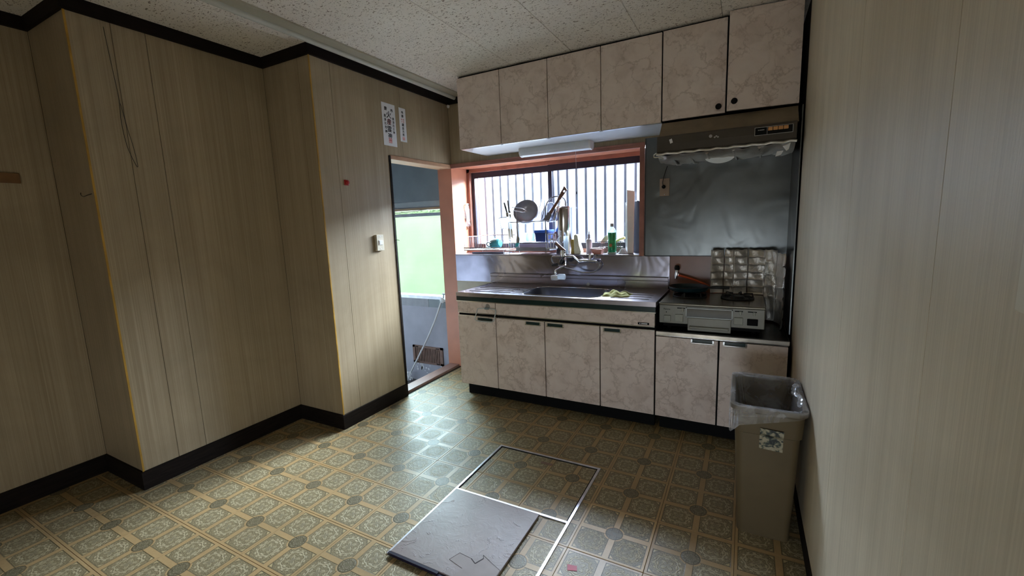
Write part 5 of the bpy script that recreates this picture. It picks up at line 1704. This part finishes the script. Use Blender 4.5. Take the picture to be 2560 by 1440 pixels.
def sticker_mat():
    m_, nt, b2 = newmat('printed_sticker')
    n1 = noise(nt, coords(nt), 55, 3, 0.6, 0.5)
    cc = ramp(nt, n1, [(0.40, (0.02, 0.025, 0.03)), (0.47, (0.10, 0.12, 0.09)), (0.53, (0.33, 0.29, 0.20)), (0.70, (0.42, 0.38, 0.28))])
    nt.links.new(cc, b2.inputs['Base Color'])
    b2.inputs['Roughness'].default_value = 0.4
    return m_


# the sticker follows the step under the rim
stp = [(-1.3212, 0.385), (-1.3232, 0.438), (-1.3325, 0.447), (-1.3382, 0.455), (-1.3390, 0.476)]
m = MB()
for (ya_, za_), (yb_, zb_) in zip(stp[:-1], stp[1:]):
    m.add([(2.342, ya_, za_), (2.421, ya_, za_ - 0.003), (2.421, yb_, zb_ - 0.003), (2.342, yb_, zb_)], [(0, 1, 2, 3)])
    m.add([(2.342, ya_ + 0.001, za_), (2.421, ya_ + 0.001, za_ - 0.003), (2.421, yb_ + 0.001, zb_ - 0.003), (2.342, yb_ + 0.001, zb_)], [(3, 2, 1, 0)])
obj('sticker', m, sticker_mat(), bn)['label'] = 'square printed sticker in black and tan'

# ------------------------------------------------------------------ paper charms
RX = lambda y, z, tilt=0: Matrix.Translation((0.0018, y, z)) @ Matrix.Rotation(PI / 2, 4, 'Z') @ Matrix.Rotation(PI / 2, 4, 'X') @ Matrix.Rotation(tilt, 4, 'Z')
of = thing('paper_charm', 'wide white paper charm with black brush writing left above the doorway', 'paper charm', (0.001, -0.72, 1.87))
obj('paper', MB().box(0.0002, -0.785, 1.868, 0.0014, -0.653, 2.158), PAPER, of)
Lx = -0.719
for ch_, y, z, s_ in (('奉', -0.688, 2.112, 0.026), ('齋', -0.748, 2.118, 0.027), ('火', Lx, 2.078, 0.052), ('産', Lx, 2.030, 0.044), ('霊', Lx - 0.002, 1.982, 0.046), ('神', Lx, 1.935, 0.042),
                      ('奥', -0.677, 2.058, 0.021), ('津', -0.677, 2.035, 0.021), ('比', -0.677, 2.012, 0.021), ('古', -0.677, 1.989, 0.020), ('神', -0.677, 1.965, 0.021),
                      ('奥', -0.758, 2.068, 0.023), ('津', -0.758, 2.042, 0.022), ('比', -0.757, 2.017, 0.022), ('売', -0.756, 1.990, 0.023), ('神', -0.755, 1.962, 0.023)):
    text('brush_character', ch_, INK, s_, RX(y, z), of)
m = MB().box(0.0014, Lx - 0.017, 1.888, 0.00155, Lx + 0.017, 1.925)
obj('seal', m, plain('pale_red_seal', (0.80, 0.45, 0.45), 0.7, var=0.25, nscale=120), of)
obj('red_stamp', MB().lathe([(0, 0.0), (0.021, 0.0)], 20, Matrix.Translation((0.00145, Lx, 2.035)) @ Matrix.Rotation(PI / 2, 4, 'Y')), plain('pink_stamp', (0.82, 0.5, 0.52), 0.7, var=0.3, nscale=100), of)
text('seal_print', '神璽', REDINK, 0.014, RX(Lx, 1.906), of)
of2 = thing('paper_charm', 'narrow white paper charm with brush writing on the panel seam', 'paper charm', (0.001, -0.58, 1.916))
obj('paper', MB().box(0.0002, -0.612, 1.916, 0.0014, -0.542, 2.155), PAPER, of2)
for ch_, y, z, s_, mt in (('奉', -0.577, 2.122, 0.022, INK), ('勝', -0.577, 2.097, 0.022, INK), ('秋', -0.568, 2.074, 0.012, REDINK), ('鎮', -0.587, 2.074, 0.012, REDINK), ('葉', -0.568, 2.058, 0.012, REDINK), ('火', -0.587, 2.058, 0.012, REDINK),
                          ('請', -0.577, 2.036, 0.022, INK), ('走', -0.577, 2.011, 0.022, INK), ('大', -0.577, 1.988, 0.021, INK), ('枝', -0.577, 1.965, 0.021, INK)):
    text('brush_character', ch_, mt, s_, RX(y, z), of2)
obj('seal', MB().box(0.0014, -0.590, 1.927, 0.00155, -0.564, 1.950), plain('pale_red_seal_small', (0.80, 0.45, 0.45), 0.7, var=0.25, nscale=120), of2)

# ------------------------------------------------------------------ switches and small wall things
sw = thing('light_switch', 'cream surface light switch beside the doorway', 'switch', (0.0, -0.92, 1.135))
obj('box', MB().box(0.0, -0.950, 1.135, 0.022, -0.884, 1.245, 0.002), CREAM, sw)
obj('rocker', MB().box(0.022, -0.935, 1.175, 0.0255, -0.899, 1.207, 0.0015), WHITE, sw)
obj('rocker_mark', MB().box(0.0255, -0.931, 1.178, 0.0262, -0.927, 1.204), BROWNV, sw)
for z in (1.148, 1.232):
    obj('screw', MB().lathe([(0, 0.0015), (0.003, 0.001), (0.003, 0)], 8, Matrix.Translation((0.022, -0.917, z)) @ Matrix.Rotation(PI / 2, 4, 'Y')), ALU, sw)
rb = thing('wall_hook', 'small red plastic hook on the panelled left wall', 'hook', (0.0, -1.151, 1.585))
obj('back_plate', MB().box(0.0, -1.168, 1.568, 0.006, -1.134, 1.603, 0.003), RED, rb)
obj('peg', MB().lathe([(0, 0.016), (0.011, 0.014), (0.014, 0.007), (0.011, 0.0)], 16, Matrix.Translation((0.005, -1.151, 1.586)) @ Matrix.Rotation(PI / 2, 4, 'Y')), RED, rb, smooth=True)
wt = obj('wall_strip', MB().box(XB2, -2.70, 1.568, XB2 + 0.012, -2.378, 1.616, 0.002), plain('orange_brown_wood', (0.20, 0.10, 0.04), 0.5, var=0.2), loc=(XB2, -2.5, 1.57))
tag(wt, 'short orange brown wood strip on the far left wall', 'wood strip')
hk = obj('wire_hook', MB().tube(spline([(-0.455, YC - 0.0, 1.500), (-0.47, YC - 0.012, 1.494), (-0.51, YC - 0.014, 1.490), (-0.54, YC - 0.012, 1.500), (-0.545, YC - 0.010, 1.510)]), 0.0018, 6), KNIFE, loc=(-0.5, YC - 0.01, 1.49))
tag(hk, 'thin bent wire hook on the left wall return', 'hook')
th2 = obj('hanging_thread', MB().tube(spline([(XB + 0.003, -2.118, 2.268), (XB + 0.004, -2.110, 2.10), (XB + 0.004, -2.103, 1.95), (XB + 0.004, -2.108, 1.85), (XB + 0.004, -2.100, 1.73), (XB + 0.005, -2.072, 1.635), (XB + 0.005, -2.075, 1.72), (XB + 0.005, -2.090, 1.83), (XB + 0.004, -2.100, 1.93)]), 0.0011, 5), KNIFE, loc=(XB + 0.004, -2.11, 2.2))
tag(th2, 'thin dark thread hanging down the recessed left wall', 'thread')
sn = thing('ceiling_sensor', 'tiny white sensor in the corner under the cornice', 'sensor', (0.02, -0.02, 2.27))
obj('body', MB().lathe([(0, -0.012), (0.008, -0.010), (0.012, 0.0), (0.011, 0.010), (0, 0.012)], 14, Matrix.Translation((0.022, -0.022, 2.276))), WHITE, sn, smooth=True)
obj('stem', MB().tube([(0.022, -0.022, 2.286), (0.008, -0.008, 2.296)], 0.004, 8), WHITE, sn)
sw2 = thing('light_switch', 'cream wall switch at the right edge on the right wall', 'switch', (XR, -2.61, 1.19))
obj('box', MB().box(XR - 0.010, -2.645, 1.192, XR, -2.574, 1.310, 0.002), CREAM, sw2)
obj('rocker', MB().box(XR - 0.013, -2.63, 1.235, XR - 0.010, -2.59, 1.267, 0.001), WHITE, sw2)

# ------------------------------------------------------------------ outside
gr = struct('ground_outside', MB().box(-6, 0.12, -0.5, 6, 8, -0.35).box(-6, -10, -0.5, 6, YR - 0.15, -0.35), plain('pale_gravel', (0.45, 0.44, 0.42), 0.9, var=0.3, nscale=30))
hg = MB()


def hedge_fn(a, b):
    x = -5.3 + 3.6 * a
    ang = PI * 0.62 * b
    return (x, 2.75 - 0.10 * math.sin(ang * 1.2) + 0.55 * b * b + 0.015 * math.sin(31 * a) * math.sin(17 * b), -0.36 + 2.0 * math.sin(ang * 0.8))


hg.grid(hedge_fn, 60, 30)
rg = random.Random(21)
for k in range(1500):
    a_, b_2 = rg.random(), 0.80 + 0.2 * rg.random()
    p = Vector(hedge_fn(a_, b_2)) + Vector((0, -0.03, 0.01))
    t_ = rg.uniform(0, 2 * PI)
    s_ = rg.uniform(0.02, 0.04)
    d1 = Vector((math.cos(t_), -0.3, math.sin(t_))) * s_
    d2 = Vector((-math.sin(t_), -0.3, math.cos(t_))) * s_ * 0.6
    hg.add([p - d1, p + d2, p + d1, p - d2], [(0, 1, 2, 3)])
o = obj('garden_hedge', hg, plain('lime_leaf', (0.062, 0.112, 0.046), 0.7, var=0.1, nscale=3), loc=(-3.4, 2.75, -0.35))
tag(o, 'bright green hedge outside behind the obscure glass of the entry', 'hedge', kind='stuff')
nbw = obj('garden_wall', MB().box(-1.58, 2.7, -0.36, 4.5, 2.85, 2.6), plain('pale_render', (0.42, 0.44, 0.48), 0.9, var=0.06, nscale=4), loc=(1.4, 2.75, -0.35))
tag(nbw, 'pale rendered wall outside behind the latticed kitchen window', 'wall')
